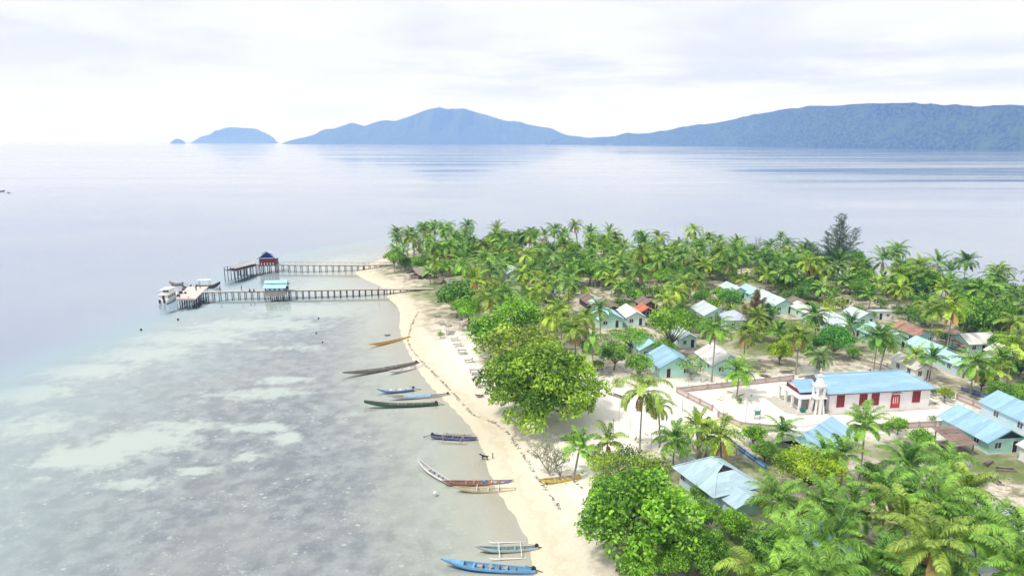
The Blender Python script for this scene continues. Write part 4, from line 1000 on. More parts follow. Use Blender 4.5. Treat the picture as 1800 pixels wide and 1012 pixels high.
# ------------------------------------------------------------------ fences
def fence(name, pts, label, hgt=1.15, step=3.2, post='brick_pink', rail='brick_pink', panel='wall_pink', cat='fence', pw=.32, z=GZ, gap_panel=True, rw=.14):
    root = empty(name, (pts[0].x, pts[0].y, z-.05), 0, label, cat)
    o = Vector((pts[0].x, pts[0].y, z)); pn = MB(); rl = MB()
    for a, b in zip(pts[:-1], pts[1:]):
        L = (b-a).length; n = max(1, round(L/step)); d = (b-a)/L
        for i in range(n):
            s = a+(b-a)*(i/n)-o; e = a+(b-a)*((i+1)/n)-o
            q = MB(); q.box(s.x-pw/2, s.x+pw/2, s.y-pw/2, s.y+pw/2, -.2, hgt+.12); q.build('post', M[post], root)
            s2 = s+d*pw*.5; e2 = e-d*pw*.5
            rl.bar((s2.x, s2.y, hgt-rw/2), (e2.x, e2.y, hgt-rw/2), rw*1.6, rw); rl.bar((s2.x, s2.y, .17), (e2.x, e2.y, .17), rw*2, .34)
            if gap_panel: pn.bar((s2.x, s2.y, (hgt+.2)/2), (e2.x, e2.y, (hgt+.2)/2), .07, hgt-rw-.34)
    q = MB(); e = pts[-1]-o; q.box(e.x-pw/2, e.x+pw/2, e.y-pw/2, e.y+pw/2, -.2, hgt+.12); q.build('post', M[post], root)
    rl.build('rail', M[rail], root)
    if gap_panel: pn.build('panel', M[panel], root)
    return root
g = lambda a, b: G(a, b, GZ)
fence('churchyard_wall', [g(1394, 668), g(1190, 690), g(1252, 722)], 'low pinkish panelled wall along the left and back of the churchyard')
fence('churchyard_wall', [g(1263, 733), g(1302, 752), g(1400, 760)], 'low pinkish wall in front left of the churchyard, from gate to the diagonal house')
fence('churchyard_wall', [g(1500, 757), g(1643, 750)], 'low pinkish panelled wall in front of the church windows')
fence('churchyard_wall', [g(1660, 750), g(1702, 746)], 'short end of pinkish wall right of the front gateway')
fence('churchyard_wall', [g(1682, 702), g(1772, 738)], 'pinkish panelled wall sloping down at the right of the churchyard')
def gate(px, py, w, label, phi):
    c = g(px, py); root = empty('garden_gate', (c.x, c.y, GZ), phi, label, 'gate', None)
    mb = MB(); mb.box(-w/2, w/2, -.03, .03, .15, 1.0); mb.build('gate_panel', M['white_pink'], root)
    mb = MB(); mb.box(-w/2-.02, w/2+.02, -.05, .05, 1.0, 1.12); mb.build('gate_rail', M['brick_pink'], root)
gate(1257, 727, 1.9, 'pale gate in the left churchyard wall', math.atan2((g(1263, 733)-g(1252, 722)).y, (g(1263, 733)-g(1252, 722)).x))
gate(1651, 750, 1.8, 'pale gate in the front churchyard wall right of the church door', PHI)
fence('blue_fence', [g(1292, 786), g(1345, 824)], 'low garden wall with blue posts and rail beside the sandy lane', .8, 2.6, 'blue_paint', 'blue_paint', 'grey_wall', pw=.2)
fence('blue_fence', [g(1690, 686), g(1735, 700), g(1800, 722)], 'blue picket fence behind the right churchyard wall', .8, 2.2, 'purple_paint', 'purple_paint', 'sky_paint', pw=.15)
fence('grey_fence', [g(1492, 628), g(1520, 634), g(1560, 645)], 'thin grey picket fence on the lane behind the church', 1.0, 2.0, 'grey_wood', 'grey_wood', 'grey_wood', pw=.1, gap_panel=False, rw=.07)
fence('grey_fence', [g(1345, 655), g(1300, 652), g(1292, 640)], 'crooked driftwood fence behind the back churchyard wall', .8, 2.0, 'wood', 'wood', 'wood', pw=.1, gap_panel=False, rw=.07)

# ------------------------------------------------------------------ piers
def pier(name, a, b, zd, width, label, bays, post_w=.26, rails=True, ground_end=None, deckm='deck', postm='dark_wood', z_end=None):
    """posts in pairs under a plank deck from a to b"""
    a = Vector((a.x, a.y, 0)); b = Vector((b.x, b.y, 0)); L = (b-a).length; ang = math.atan2((b-a).y, (b-a).x)
    root = empty(name, (a.x, a.y, 0), ang, label, 'pier'); z_end = zd if z_end is None else z_end
    zf = lambda x: zd+(z_end-zd)*x/L
    dk = MB(); n = int(L/.5)
    for i in range(n):
        x0 = L*i/n; x1 = L*(i+1)/n-.03; e = random.uniform(-.06, .06)
        z = zf(x0)+random.uniform(-.006, .006); dk.box(x0, x1, -width/2+e, width/2+e, z-.07, z)
    dk.build('deck', M[deckm], root)
    bm_ = MB()
    for s in (-1, 1): bm_.bar((0, s*width*.4, zf(0)-.19), (L, s*width*.4, zf(L)-.19), .16, .22)
    bm_.build('beam', M[postm], root)
    for i in range(bays+1):
        x = L*i/bays; z = zf(x)
        for s in (-1, 1):
            q = MB(); l = random.uniform(-.05, .05); q.tube([(x+l, s*width*.42, -2.2), (x, s*width*.4, z-.31)], post_w/2, 7); q.build('post', M[postm], root)
        cb_ = MB(); cb_.bar((x, -width*.5, z-.38), (x, width*.5, z-.38), .14, .16); cb_.build('cross_beam', M[postm], root)
        if rails:
            q = MB()
            q.bar((x, width*.47, z), (x, width*.47, z+.95), .08); q.build('rail_post', M['grey_wood'], root)
    if rails:
        r_ = MB(); r_.bar((0, width*.47, zf(0)+.9), (L, width*.47, zf(L)+.9), .06, .07); r_.bar((0, width*.47, zf(0)+.5), (L, width*.47, zf(L)+.5), .05, .05); r_.build('handrail', M['grey_wood'], root)
    return root, ang, L
pa, pb = G(352, 512.5, 2.0), G(686, 507, 2.0)
root, ang1, L1 = pier('wooden_pier', pa, pb, 2.0, 2.0, 'long near plank pier on dark posts with cyan-roofed shelter', 30, rails=False)
pier('shore_ramp', G(680, 508, 2.0), G(762, 507, 1.3), 2.0, 1.8, 'short plank ramp joining the near pier to the beach', 7, rails=False, z_end=1.35, postm='wood')
fa, fb = G(420, 464, 2.3), G(640, 466, 2.3)
pier('wooden_pier', fa, fb, 2.3, 2.0, 'far plank pier with thin handrail leading to the blue-gabled hut', 20)
pier('shore_ramp', G(639, 466, 2.3), G(690, 464, 1.5), 2.3, 1.8, 'sloping plank walk from the far pier to the point', 5, z_end=1.4, rails=True, postm='wood')
# roofed hut on the near pier
def pier_shelter():
    c = G(487, 512, 2.0); root = empty('pier_shelter', (c.x, c.y, 0), ang1, 'two-tier cyan roofed shelter standing in the middle of the near pier', 'shelter')
    w, d = 6.0, 5.0
    for x in (-w/2, -w/6, w/6, w/2):
        for y in (-d/2, 0, d/2):
            q = MB(); q.tube([(x, y, -2.2), (x, y, 3.9)], .13, 7); q.build('post', M['dark_wood'], root)
    mb = MB(); mb.box(-w/2-.3, w/2+.3, -d/2-.3, -1.05, 1.6, 1.9); mb.box(-w/2-.3, w/2+.3, 1.05, d/2+.3, 1.6, 1.9); mb.build('floor', M['grey_wood'], root)
    mb = MB(); mb.box(-w/2-.15, w/2+.15, -d/2-.25, -d/2-.13, 1.0, 2.75); mb.build('side_panel', M['grey_wood'], root)
    mb = MB(); mb.box(-w/2, w/2, -d/2-.1, -d/2-.04, 2.75, 3.6); mb.box(-w/2, w/2, d/2+.04, d/2+.1, 2.1, 3.2); mb.build('wall_band', M['purple_paint'], root)
    for i in range(4):
        x = -w/2+.75+i*1.5; q = MB(); q.box(x-.4, x+.4, -d/2-.145, -d/2-.103, 2.95, 3.45); q.build('window', M['white'], root)
    mb = MB()
    for s in (-1, 1):
        Q = [(-w/2-.6, s*(d/2+.8), 3.75), (w/2+.6, s*(d/2+.8), 3.75), (w/2+.6, s*1.0, 4.75), (-w/2-.6, s*1.0, 4.75)]
        mb.slab(*(Q if s < 0 else Q[::-1]), .07)
    lo = mb.build('lower_roof', M['roof_cyan'], root)
    mb = MB()
    for s in (-1, 1):
        Q = [(-w/2-.6, s*1.35, 5.0), (w/2+.6, s*1.35, 5.0), (w/2+.6, 0, 5.75), (-w/2-.6, 0, 5.75)]
        mb.slab(*(Q if s < 0 else Q[::-1]), .07)
    mb.build('upper_roof', M['roof_cyan'], root)
    mb = MB(); mb.box(-w/2-.1, w/2+.1, -.95, .95, 4.45, 4.97); mb.build('clerestory', M['teal_trim'], root)
pier_shelter()
def pier_hut():
    c = G(471, 465, 2.3); root = empty('pier_hut', (c.x, c.y+.4, 0), .12, 'dark red hut with deep blue gable and pale steep roof on the far pier', 'hut')
    w, L = 6.0, 5.6
    for x in (-w/2+.1, 0, w/2-.1):
        for y in (-.1-1.5, L/2-1.5, L-1.5):
            q = MB(); q.tube([(x, y, -2.2), (x, y, 1.98)], .17, 7); q.build('post', M['dark_wood'], root)
    mb = MB(); mb.box(-w/2-.2, w/2+.2, -1.8, L-1.2, 1.98, 2.22); mb.build('floor', M['dark_wood'], root)
    mb = MB(); mb.box(-w/2, w/2, -1.5, L-1.5, 2.22, 5.0); mb.build('wall', M['maroon'], root)
    for i in range(5):
        x = -2.2+i*1.1; q = MB(); q.box(x-.12, x+.12, -1.56, -1.503, 2.3, 3.2); q.build('board', M['white'], root)
    mb = MB(); mb.box(-w/2-.25, w/2+.25, -2.0, -1.5+.0, 5.0, 5.14); mb.build('eave_band', M['trim_white'], root)
    for nm, y, zb_, k in (('lower_gable', -1.45, 5.15, 1.0), ('upper_gable', -1.0, 6.0, .72)):
        g_ = MB(); g_.poly([(-w/2*k, y, zb_), (w/2*k, y, zb_), (0, y, zb_+1.9*k)]); g_.poly([(-w/2*k, y+.1, zb_), (0, y+.1, zb_+1.9*k), (w/2*k, y+.1, zb_)]); g_.build(nm, M['navy'], root)
    mb = MB()
    for s in (-1, 1):
        Q = [(s*(w/2+.6), -1.9, 4.85), (0, -1.9, 7.25), (0, L-1.0, 7.25), (s*(w/2+.6), L-1.0, 4.85)]
        mb.slab(*(Q if s > 0 else Q[::-1]), .09)
    ro = mb.build('roof', M['roof_lav'], root)
    mb = MB()
    for s in (-1, 1): mb.bar((0, -1.95, 7.15), (s*(w/2+.6), -1.95, 4.75), .06, .28)
    mb.build('barge_board', M['navy'], ro)
    mb = MB()
    for s in (-1, 1):
        Q = [(s*1.7, -2.3, 6.75), (0, -2.3, 7.75), (0, 1.2, 7.75), (s*1.7, 1.2, 6.75)]
        mb.slab(*(Q if s > 0 else Q[::-1]), .07)
    up = mb.build('upper_roof', M['roof_lav'], root)
    mb = MB()
    for s in (-1, 1): mb.bar((0, -2.35, 7.66), (s*1.7, -2.35, 6.66), .06, .25)
    mb.build('upper_barge_board', M['navy'], up)
pier_hut()
def jetty_roof():
    a = G(403, 470, 3.4); b = G(440, 461, 3.4); d = (b-a); L = d.length; ang = math.atan2(d.y, d.x)
    root = empty('jetty_shelter', (a.x, a.y, 0), ang, 'long open shelter with weathered grey roof at the outer end of the far pier', 'shelter')
    w = 5.0; n = 7
    mb = MB(); mb.box(0, L, -w/2, w/2, 2.0, 2.2); mb.build('deck', M['grey_wood'], root)
    for i in range(n+1):
        for s in (-1, 1):
            x = L*i/n; q = MB(); q.tube([(x, s*(w/2-.1), -2.2), (x, s*(w/2-.1), 3.3)], .14, 7); q.build('post', M['dark_wood'], root)
    mb = MB()
    for s in (-1, 1):
        Q = [(-.5, s*(w/2+.5), 3.25), (L+.5, s*(w/2+.5), 3.25), (L+.5, 0, 4.1), (-.5, 0, 4.1)]
        mb.slab(*(Q if s < 0 else Q[::-1]), .08)
    mb.build('roof', M['roof_grey'], root)
    mb = MB(); mb.box(0, L, -w/2-.03, -w/2+.03, 2.2, 2.9); mb.build('side_panel', M['dark_wood'], root)
jetty_roof()
def jetty_head():
    c = [G(330, 503.5, 2.05), G(366, 503.5, 2.05), G(344, 524, 2.05), G(309, 524, 2.05)]
    o = c[3]; root = empty('jetty_platform', (o.x, o.y, 0), 0, 'broad pale landing platform on dark piles at the end of the near pier', 'jetty')
    q = [v-Vector((o.x, o.y, 0)) for v in c]
    mb = MB(); mb.slab(q[3], q[2], q[1], q[0], .35); mb.build('deck', M['pale_deck'], root)
    for i in range(5):
        for j in range(6):
            u, v = i/4*.94+.03, j/5*.94+.03; p_ = (q[3]*(1-u)+q[2]*u)*(1-v)+(q[0]*(1-u)+q[1]*u)*v
            k = MB(); k.tube([(p_.x, p_.y, -2.2), (p_.x, p_.y, 1.7)], .17, 7); k.build('post', M['dark_wood'] if (i+j) % 3 else M['deck'], root)
    f = MB(); f.bar(q[3]+Vector((0, -.06, -.5)), q[2]+Vector((0, -.06, -.5)), .12, .3); f.build('fender', M['brick_pink'], root)
    for u in (.15, .6): 
        b_ = MB(); p_ = q[3]*(1-u)+q[2]*u; b_.tube([(p_.x, p_.y+.4, 2.05), (p_.x, p_.y+.4, 2.5)], .1, 7); b_.build('bollard', M['dark'], root)
jetty_head()

# ------------------------------------------------------------------ boats
def hull_mesh(L, B, D, sheer_b=.5, sheer_s=.12, mats=('blue_paint', 'sky_paint', 'grey_wood'), stern=.55, deck=0.0, seed=0, flatn=18):
    """open hull: outer side, gunwale strip, inner side; bow at +x"""
    def section(t, off=0.0):
        w = B/2*(min(1.0, (1-t**3.2)**.8) if t > 0 else 1-(1-stern)*abs(t)**1.7)
        w = max(w, .015); z = D*.5+(sheer_b*max(0, t)**2.6 + sheer_s*max(0, -t)**2.2)*D*2
        keel = -D*.38+(.85*max(0, t)**5)*D*1.6+.18*D*max(0, -t)**3
        x = L/2*t*(1+.0*t)
        w2 = max(w-off, .008); k2 = keel+off*1.2
        pts = []
        for a in np.linspace(-math.pi/2, math.pi/2, 11):
            s_ = math.sin(a); c_ = math.cos(a)
            pts.append((x+(.10*L*max(0, t)**6*(z-k2)/max(.1, z-k2)), w2*np.sign(s_)*abs(s_)**.7, z-(z-k2)*(c_**.62 if c_ > 1e-6 else 0)))
        return pts
    ts = np.linspace(-1, 1, flatn)
    mb = MB(); outer = [section(t) for t in ts]; inner = [section(min(.985, max(-.985, t)), .07) for t in ts]
    for i in range(flatn-1):
        for k in range(10):
            mm = 1 if k in (0, 9) else 0
            mb.poly([outer[i][k], outer[i+1][k], outer[i+1][k+1], outer[i][k+1]], mm, True)
            mb.poly([inner[i][k+1], inner[i+1][k+1], inner[i+1][k], inner[i][k]], 2, True)
        for k in (0, 10):
            A = [outer[i][k], inner[i][k], inner[i+1][k], outer[i+1][k]]; mb.poly(A if k == 0 else A[::-1], 1)
    for r_, m_ in ((outer[0], 1), (inner[0], 2)): mb.poly(r_ if m_ == 1 else r_[::-1], m_)
    mb.poly(outer[-1][::-1], 0)
    if deck:
        for i in range(flatn-1):
            if ts[i] > deck:
                mb.poly([inner[i][0], inner[i+1][0], inner[i+1][10], inner[i][10]][::-1], 1)
    return mb.mesh('hull', [M[m] for m in mats])
def engine(root, x, y, z, side=-1, rot=0.0):
    e = MB(); e.box(x-.3, x+.15, y-.16, y+.16, z, z+.38); e.box(x-.18, x+.05, y-.1, y+.1, z+.38, z+.5)
    en = e.build('engine', M['dark'], root); s = MB(); s.tube([(x-.1, y, z+.1), (x-1.5, y-.1, z-.35)], .05, 6); s.tube([(x-1.5, y-.1, z-.35), (x-1.6, y-.1, z-.42)], .13, 6); s.build('shaft', M['dark'], en)
    t_ = MB(); t_.tube([(x+.1, y, z+.3), (x+.9, y+.1, z+.5)], .03, 5); t_.build('tiller', M['dark'], en)
def boat(bow, stern_, label, mats, B=1.0, D=.55, seats=4, outrig=0, eng=True, cover=None, name='wooden_boat', z=0.0, sheer=.5, deck=0.0, cargo=False, tilt=0.0, group='long wooden boats along the beach', st=.55, pole='white'):
    a = G(*bow, z+.25); b = G(*stern_, z+.25); c = (a+b)/2; L = (a-b).length; ang = math.atan2((a-b).y, (a-b).x)
    root = empty(name, (c.x, c.y, z), ang, label, 'boat', group); root.rotation_euler[0] = tilt
    link('hull', hull_mesh(L, B, D, sheer, mats=mats, deck=deck, stern=st), root)
    for i in range(seats):
        t = -.62+1.15*(i+.5)/seats; s = MB(); w_ = B/2*(1-.35*abs(t)**2)*.90
        s.box(L/2*t-.12, L/2*t+.12, -w_, w_, D*.36, D*.36+.05); s.build('seat', M[mats[2] if i % 2 else 'wood'], root)
    if eng: engine(root, -L/2*.93, 0, D*.5)
    if cover:
        x0, x1, m = cover; s = MB(); ww = B/2*.93; rr = []
        for t in np.linspace(x0, x1, 7):
            k = 1-.3*abs(t)**2; rr.append([(L/2*t, -ww*k, D*.5), (L/2*t, -ww*k*.5, D*.62+.05), (L/2*t, 0, D*.66+.05), (L/2*t, ww*k*.5, D*.62+.05), (L/2*t, ww*k, D*.5)])
        s.loft(rr, 0, False); s.build('cover', M[m], root)
    if outrig:
        sides = (-1, 1) if outrig == 2 else (outrig if outrig in (-1, 1) else 1,)
        for s_ in sides:
            f = MB(); f.tube([(-L*.30, s_*1.75, -.02), (-L*.1, s_*1.75, -.02), (L*.28, s_*1.75, .0), (L*.36, s_*1.75, .18)], [.06, .07, .07, .03], 7); f.build('float', M[pole], root)
        for xx in (-L*.2, L*.18):
            f = MB(); y0 = -1.75 if -1 in sides else -B/2; y1 = 1.75 if 1 in sides else B/2
            f.tube([(xx, y0, .06), (xx, y0*.75, D*.55), (xx, y1*.75, D*.55), (xx, y1, .06)], .05, 6); f.build('outrigger_pole', M[pole], root)
    if cargo:
        for q_ in (-.3, .05, .3):
            s = MB(); s.box(L*q_*.5-.3, L*q_*.5+.25, -.25, .25, .02, D*.5); s.build('crate', M['grey_wood'], root)
    return root
boat((655, 606), (722, 592), 'orange longboat with yellow rim touching the sand', ('orange_paint', 'yellow_paint', 'wood'), .95, .6, 5, eng=False, sheer=.35)
boat((615, 657), (735, 637), 'long brown weathered boat pointing out to sea, white boat alongside', ('grey_wood', 'wood', 'grey_wood'), 1.2, .7, 6, sheer=.45)
boat((687, 654), (748, 641), 'white boat moored against the long brown one', ('boat_grey', 'white', 'white_pink'), 1.15, .65, 3, sheer=.3, eng=False)
boat((669, 687), (728, 683), 'short light blue and white boat with black outboard engine', ('purple_paint', 'sky_paint', 'white'), 1.1, .65, 4, sheer=.4)
boat((690, 698), (790, 693), 'white longboat with a blue covered middle just above the dark green one', ('boat_grey', 'boat_grey', 'grey_wood'), 1.05, .6, 3, cover=(-.35, .62, 'sky_paint'), sheer=.4)
boat((652, 711), (770, 709), 'dark green slender longboat with upturned bow', ('green_paint', 'green_paint', 'wood'), 1.0, .65, 5, sheer=.7)
boat((838, 771), (758, 765), 'purple blue boat with outrigger poles, bow on the sand', ('purple_paint', 'purple_paint', 'dark_wood'), 1.0, .6, 5, outrig=2, pole='grey_wood', sheer=.25)
boat((738, 815), (790, 848), 'white and grey narrow boat lying at an angle to the red-brown one', ('boat_grey', 'white', 'boat_grey'), .95, .6, 4, sheer=.6, eng=False)
boat((785, 848), (903, 846), 'red-brown longboat with purple stern and blue cover beached on wet sand', ('rust_paint', 'rust_paint', 'rust_paint'), 1.1, .6, 5, cover=(-.95, -.72, 'purple_paint'), sheer=.3, eng=False)
boat((845, 845), (895, 848), 'small blue and grey boat squeezed between the red-brown and beige boats', ('sky_paint', 'blue_paint', 'boat_grey'), .8, .5, 2, sheer=.15, eng=False)
boat((806, 859), (906, 860), 'beige boat with white outrigger poles beside the red-brown one', ('beige_paint', 'beige_paint', 'beige_paint'), 1.1, .6, 3, outrig=-1, sheer=.35, eng=False)
boat((955, 846), (1020, 836), 'yellow-green boat pulled up under the bare shrub', ('lime_paint', 'yellow_paint', 'beige_paint'), 1.15, .65, 4, z=1.0, eng=False, sheer=.35)
boat((845, 965), (946, 962), 'grey teal outrigger boat with tilted engine in the shallows', ('teal_paint', 'boat_grey', 'teal_paint'), 1.0, .62, 4, outrig=2, sheer=.35)
boat((790, 990), (942, 1003), 'bright blue longboat with pale blue rim at the bottom of the beach', ('blue_paint', 'sky_paint', 'sky_paint'), 1.25, .75, 6, deck=.55, cargo=True, sheer=.35)
boat((676, 588), (686, 587), 'tiny dugout canoe just behind the orange longboat', ('wood', 'wood', 'dark_wood'), .5, .25, 1, eng=False)
boat((836, 694), (850, 693), 'little dugout canoe on the sand beside the big beach tree', ('wood', 'grey_wood', 'dark_wood'), .7, .35, 2, eng=False, z=1.0)
boat((-12, 338), (7, 336), 'distant dark boat at the left edge of the sea', ('dark_wood', 'dark_wood', 'wood'), 2.4, 1.6, 2, group='distant boats', name='fishing_boat', outrig=2)
boat((13, 339), (18, 338.5), 'speck of a canoe right behind the distant boat at the left edge', ('dark_wood', 'dark_wood', 'wood'), 1.0, .8, 1, group='distant boats', eng=False)
def ferry():
    a = G(297, 527, .3); root = empty('passenger_boat', (a.x, a.y, 0), math.pi/2+.06, 'white two-deck boat moored left of the landing platform', 'boat', 'boats at the landing platform')
    # bow away from the camera (+x local is heading away)
    link('hull', hull_mesh(9.5, 3.4, 1.8, .3, mats=('boat_grey', 'white', 'white'), stern=.9, deck=-1.0), root)
    mb = MB(); mb.box(-3.6, 2.4, -1.35, 1.35, .9, 2.7); cab = mb.build('cabin', M['white'], root)
    for s in (-1, 1):
        for i in range(4):
            q = MB(); x = -2.9+i*1.4; y0, y1 = (1.353, 1.38) if s > 0 else (-1.38, -1.353); q.box(x-.4, x+.4, y0, y1, 1.6, 2.3); q.build('window', M['glass'], cab)
    q = MB(); q.box(-3.63, -3.603, -.35, .35, .95, 2.5); q.build('door', M['dark'], cab)
    mb = MB(); mb.box(-4.0, 2.8, -1.6, 1.6, 2.7, 2.82); mb.build('upper_deck', M['white'], root)
    mb = MB(); mb.box(-1.6, 1.8, -1.1, 1.1, 2.82, 4.1); wh = mb.build('wheelhouse', M['white'], root)
    q = MB(); q.box(-1.63, -1.603, -.9, .9, 3.2, 3.8); q.build('window', M['glass'], wh)
    mb = MB(); mb.box(-2.8, 2.2, -1.4, 1.4, 4.1, 4.2); mb.build('top_roof', M['white'], root)
    for y in (-1.5, 1.5):
        for x in (-3.9, -2.8): q = MB(); q.box(x-.04, x+.04, y-.04, y+.04, 2.82, 3.7); q.build('rail_post', M['metal'], root)
    q = MB(); q.bar((-3.9, -1.5, 3.7), (-3.9, 1.5, 3.7), .06); q.bar((-3.9, -1.5, 3.3), (-3.9, 1.5, 3.3), .05); q.build('stern_rail', M['metal'], root)
    q = MB(); q.tube([(0, 0, 4.2), (0, 0, 6.0)], .04, 6); q.build('mast', M['metal'], root)
    for y in (-.7, .7): q = MB(); q.box(-5.1, -4.65, y-.22, y+.22, .3, 1.5); q.build('outboard_engine', M['dark'], root)
ferry()
b_ = boat((384, 503), (345, 504), 'boat with flat white canopy moored behind the near pier', ('dark_wood', 'dark_wood', 'boat_grey'), 1.9, 1.2, 3, eng=True, sheer=.6, group='boats at the landing platform', name='canopy_boat')
for x in (-2.6, .8):
    for y in (-.75, .75): q = MB(); q.box(x-.05, x+.05, y-.05, y+.05, .4, 2.6); q.build('canopy_post', M['grey_wood'], b_)
q = MB(); q.box(-3.1, 1.3, -1.0, 1.0, 2.6, 2.7); q.build('canopy', M['white'], b_)
boat((336, 505), (322, 505.5), 'dark small boat peeping out behind the landing platform', ('dark_wood', 'dark_wood', 'wood'), 1.3, 1.0, 2, eng=True, group='boats at the landing platform')
for px, py, sz, lb in ((318, 516, .9, 'dark cargo crate at the outer edge of the landing platform'), (322, 510, .7, 'small cargo crate behind the larger ones on the landing platform'), (314, 521, .8, 'cargo crate on the near corner of the landing platform'), (326, 516, .6, 'smallest cargo crate, inner one on the landing platform')):
    c = G(px, py, 2.05); root = empty('cargo_crate', (c.x, c.y, 2.05), random.uniform(0, 1.5), lb, 'crate', 'cargo on the landing platform'); q = MB(); q.box(-sz/2, sz/2, -sz/2, sz/2, 0, sz*.9); q.build('crate_body', M['dark_wood'], root); q = MB(); q.box(-sz/2-.04, sz/2+.04, -sz/2-.04, sz/2+.04, sz*.9, sz); q.build('lid', M['wood'], root)
boat((300, 500), (322, 499), 'dark open longboat moored beyond the white two-deck boat', ('dark_wood', 'grey_wood', 'wood'), 1.5, 1.0, 4, eng=True, group='boats at the landing platform')
# mooring buoys and snags
for i, (px, py, lab, m, s) in enumerate([(248, 580, 'dark mooring buoy farthest out, left of the boats', 'dark', .30), (313, 562, 'dark mooring buoy in front of the white two-deck boat', 'dark', .32),
        (560, 560, 'dark buoy right of the pier shelter reflection', 'dark', .25), (556, 586, 'dark buoy in the bay, middle one of three', 'dark', .22), (567, 602, 'dark buoy in the bay nearest to the camera of three', 'dark', .20), (765, 867, 'pale round float beside the angled white boat', 'white', .28)]):
    c = G(px, py, 0); root = empty('mooring_buoy', (c.x, c.y, 0), 0, lab, 'buoy', 'mooring buoys'); q = MB(); q.ball((0, 0, .12), s, 10); q.build('float', M[m], root); q = MB(); q.tube([(0, 0, .12+s*.9), (0, 0, .12+s*1.5)], .05, 6); q.build('ring', M['metal'], root)

# ------------------------------------------------------------------ people and the dog
def skin_figure(name, J, E, mat, parent, sub=1):
    """one continuous body: joints with radii grown by a skin modifier"""
    me = bpy.data.meshes.new(name); me.from_pydata([j[0] for j in J], E, []); o = link(name, me, parent); me.materials.append(mat)
    sm = o.modifiers.new('skin', 'SKIN'); sm.use_smooth_shade = True
    if not me.skin_vertices: 
        me.attributes
    for i, j in enumerate(J):
        r_ = j[1]; sv = me.skin_vertices[0].data[i]; sv.radius = r_ if isinstance(r_, tuple) else (r_, r_); sv.use_root = (i == 0)
    ss = o.modifiers.new('sub', 'SUBSURF'); ss.levels = sub; ss.render_levels = sub
    return o
def person(x, y, z, rz, label, sit=False, shirt='shirt_dark', arm=0.0):
    root = empty('person', (x, y, z), rz, label, 'person', 'people on the near pier')
    if not sit: hip, kn, an, toe = .92, [(.10, .02, .50), (-.10, -.02, .50)], [(.11, .0, .08), (-.11, .06, .08)], -.16
    else: hip, kn, an, toe = .12, [(.12, -.42, .16), (-.12, -.42, .16)], [(.12, -.46, -.28), (-.12, -.44, -.28)], -.16
    sh = hip+.50
    J = [((0, 0, hip), (.16, .12)), ((0, 0, hip+.25), (.14, .10)), ((0, .0, sh), (.17, .10)), ((0, 0, sh+.12), .06), ((0, -.02, sh+.25), (.095, .11)), ((0, -.02, sh+.33), (.08, .09))]
    E = [(0, 1), (1, 2), (2, 3), (3, 4), (4, 5)]
    for s, i in ((1, 0), (-1, 1)):
        b = len(J); J += [((s*.10, 0, hip-.06), .09), (kn[i], .062), (an[i], .042), ((an[i][0], an[i][1]+toe, an[i][2]-.04), .035)]; E += [(0, b), (b, b+1), (b+1, b+2), (b+2, b+3)]
        b = len(J); f = arm if s > 0 else 0
        J += [((s*.20, 0, sh-.02), .055), ((s*(.26+f*.1), .02-f*.2, sh-.28), .042), ((s*.24, -.08-f*.35, sh-.50+f*.15), .032), ((s*.235, -.12-f*.4, sh-.60+f*.15), .036)]; E += [(2, b), (b, b+1), (b+1, b+2), (b+2, b+3)]
    skin_figure('body', J, E, M['skin'], root)
    c = MB()
    c.loft([[(r_*math.cos(t_)*1.25, r_*math.sin(t_)*.9, z_) for t_ in np.linspace(0, 6.283, 13)[:-1]] for r_, z_ in ((.165, hip-.05), (.155, hip+.2), (.175, sh-.05), (.15, sh+.04), (.07, sh+.09))], 0); c.build('shirt', M[shirt], root)
    c = MB()
    for s, i in ((1, 0), (-1, 1)): c.tube([(s*.09, 0, hip+.02), kn[i], (an[i][0], an[i][1], an[i][2]+.1)], [.125, .085, .065], 9)
    c.build('trousers', M['trousers'], root)
    c = MB(); c.ball((0, .015, sh+.31), .115, 9); c.build('hair', M['hair'], root)
def on_pier(px, dy=0.0):
    p = G(px, 511.5, 2.0); q = (p.x-pa.x)*math.sin(-ang1); return p.x, pa.y+(p.x-pa.x)*math.tan(ang1)+dy
x, y = on_pier(387, .3); person(x, y, 2.0, .3, 'person standing on the near pier close to the boats', shirt='shirt_grey', arm=.6)
c = G(345, 511, 2.05); person(c.x, c.y, 2.05, 1.0, 'person in dark clothes standing on the landing platform')
c = G(352, 507, 2.05); person(c.x, c.y, 2.05, 2.6, 'person in a grey shirt at the inner corner of the landing platform', shirt='shirt_grey')
x, y = on_pier(424, .3); person(x, y, 2.0, 2.0, 'person in dark clothes standing alone midway along the near pier')
x, y = on_pier(440, -.85); person(x, y, 2.0, 0, 'person sitting on the edge of the near pier, left of two', sit=True)
x, y = on_pier(447, -.85); person(x, y, 2.0, .3, 'person sitting on the pier edge nearest the cyan shelter', sit=True, shirt='shirt_grey')
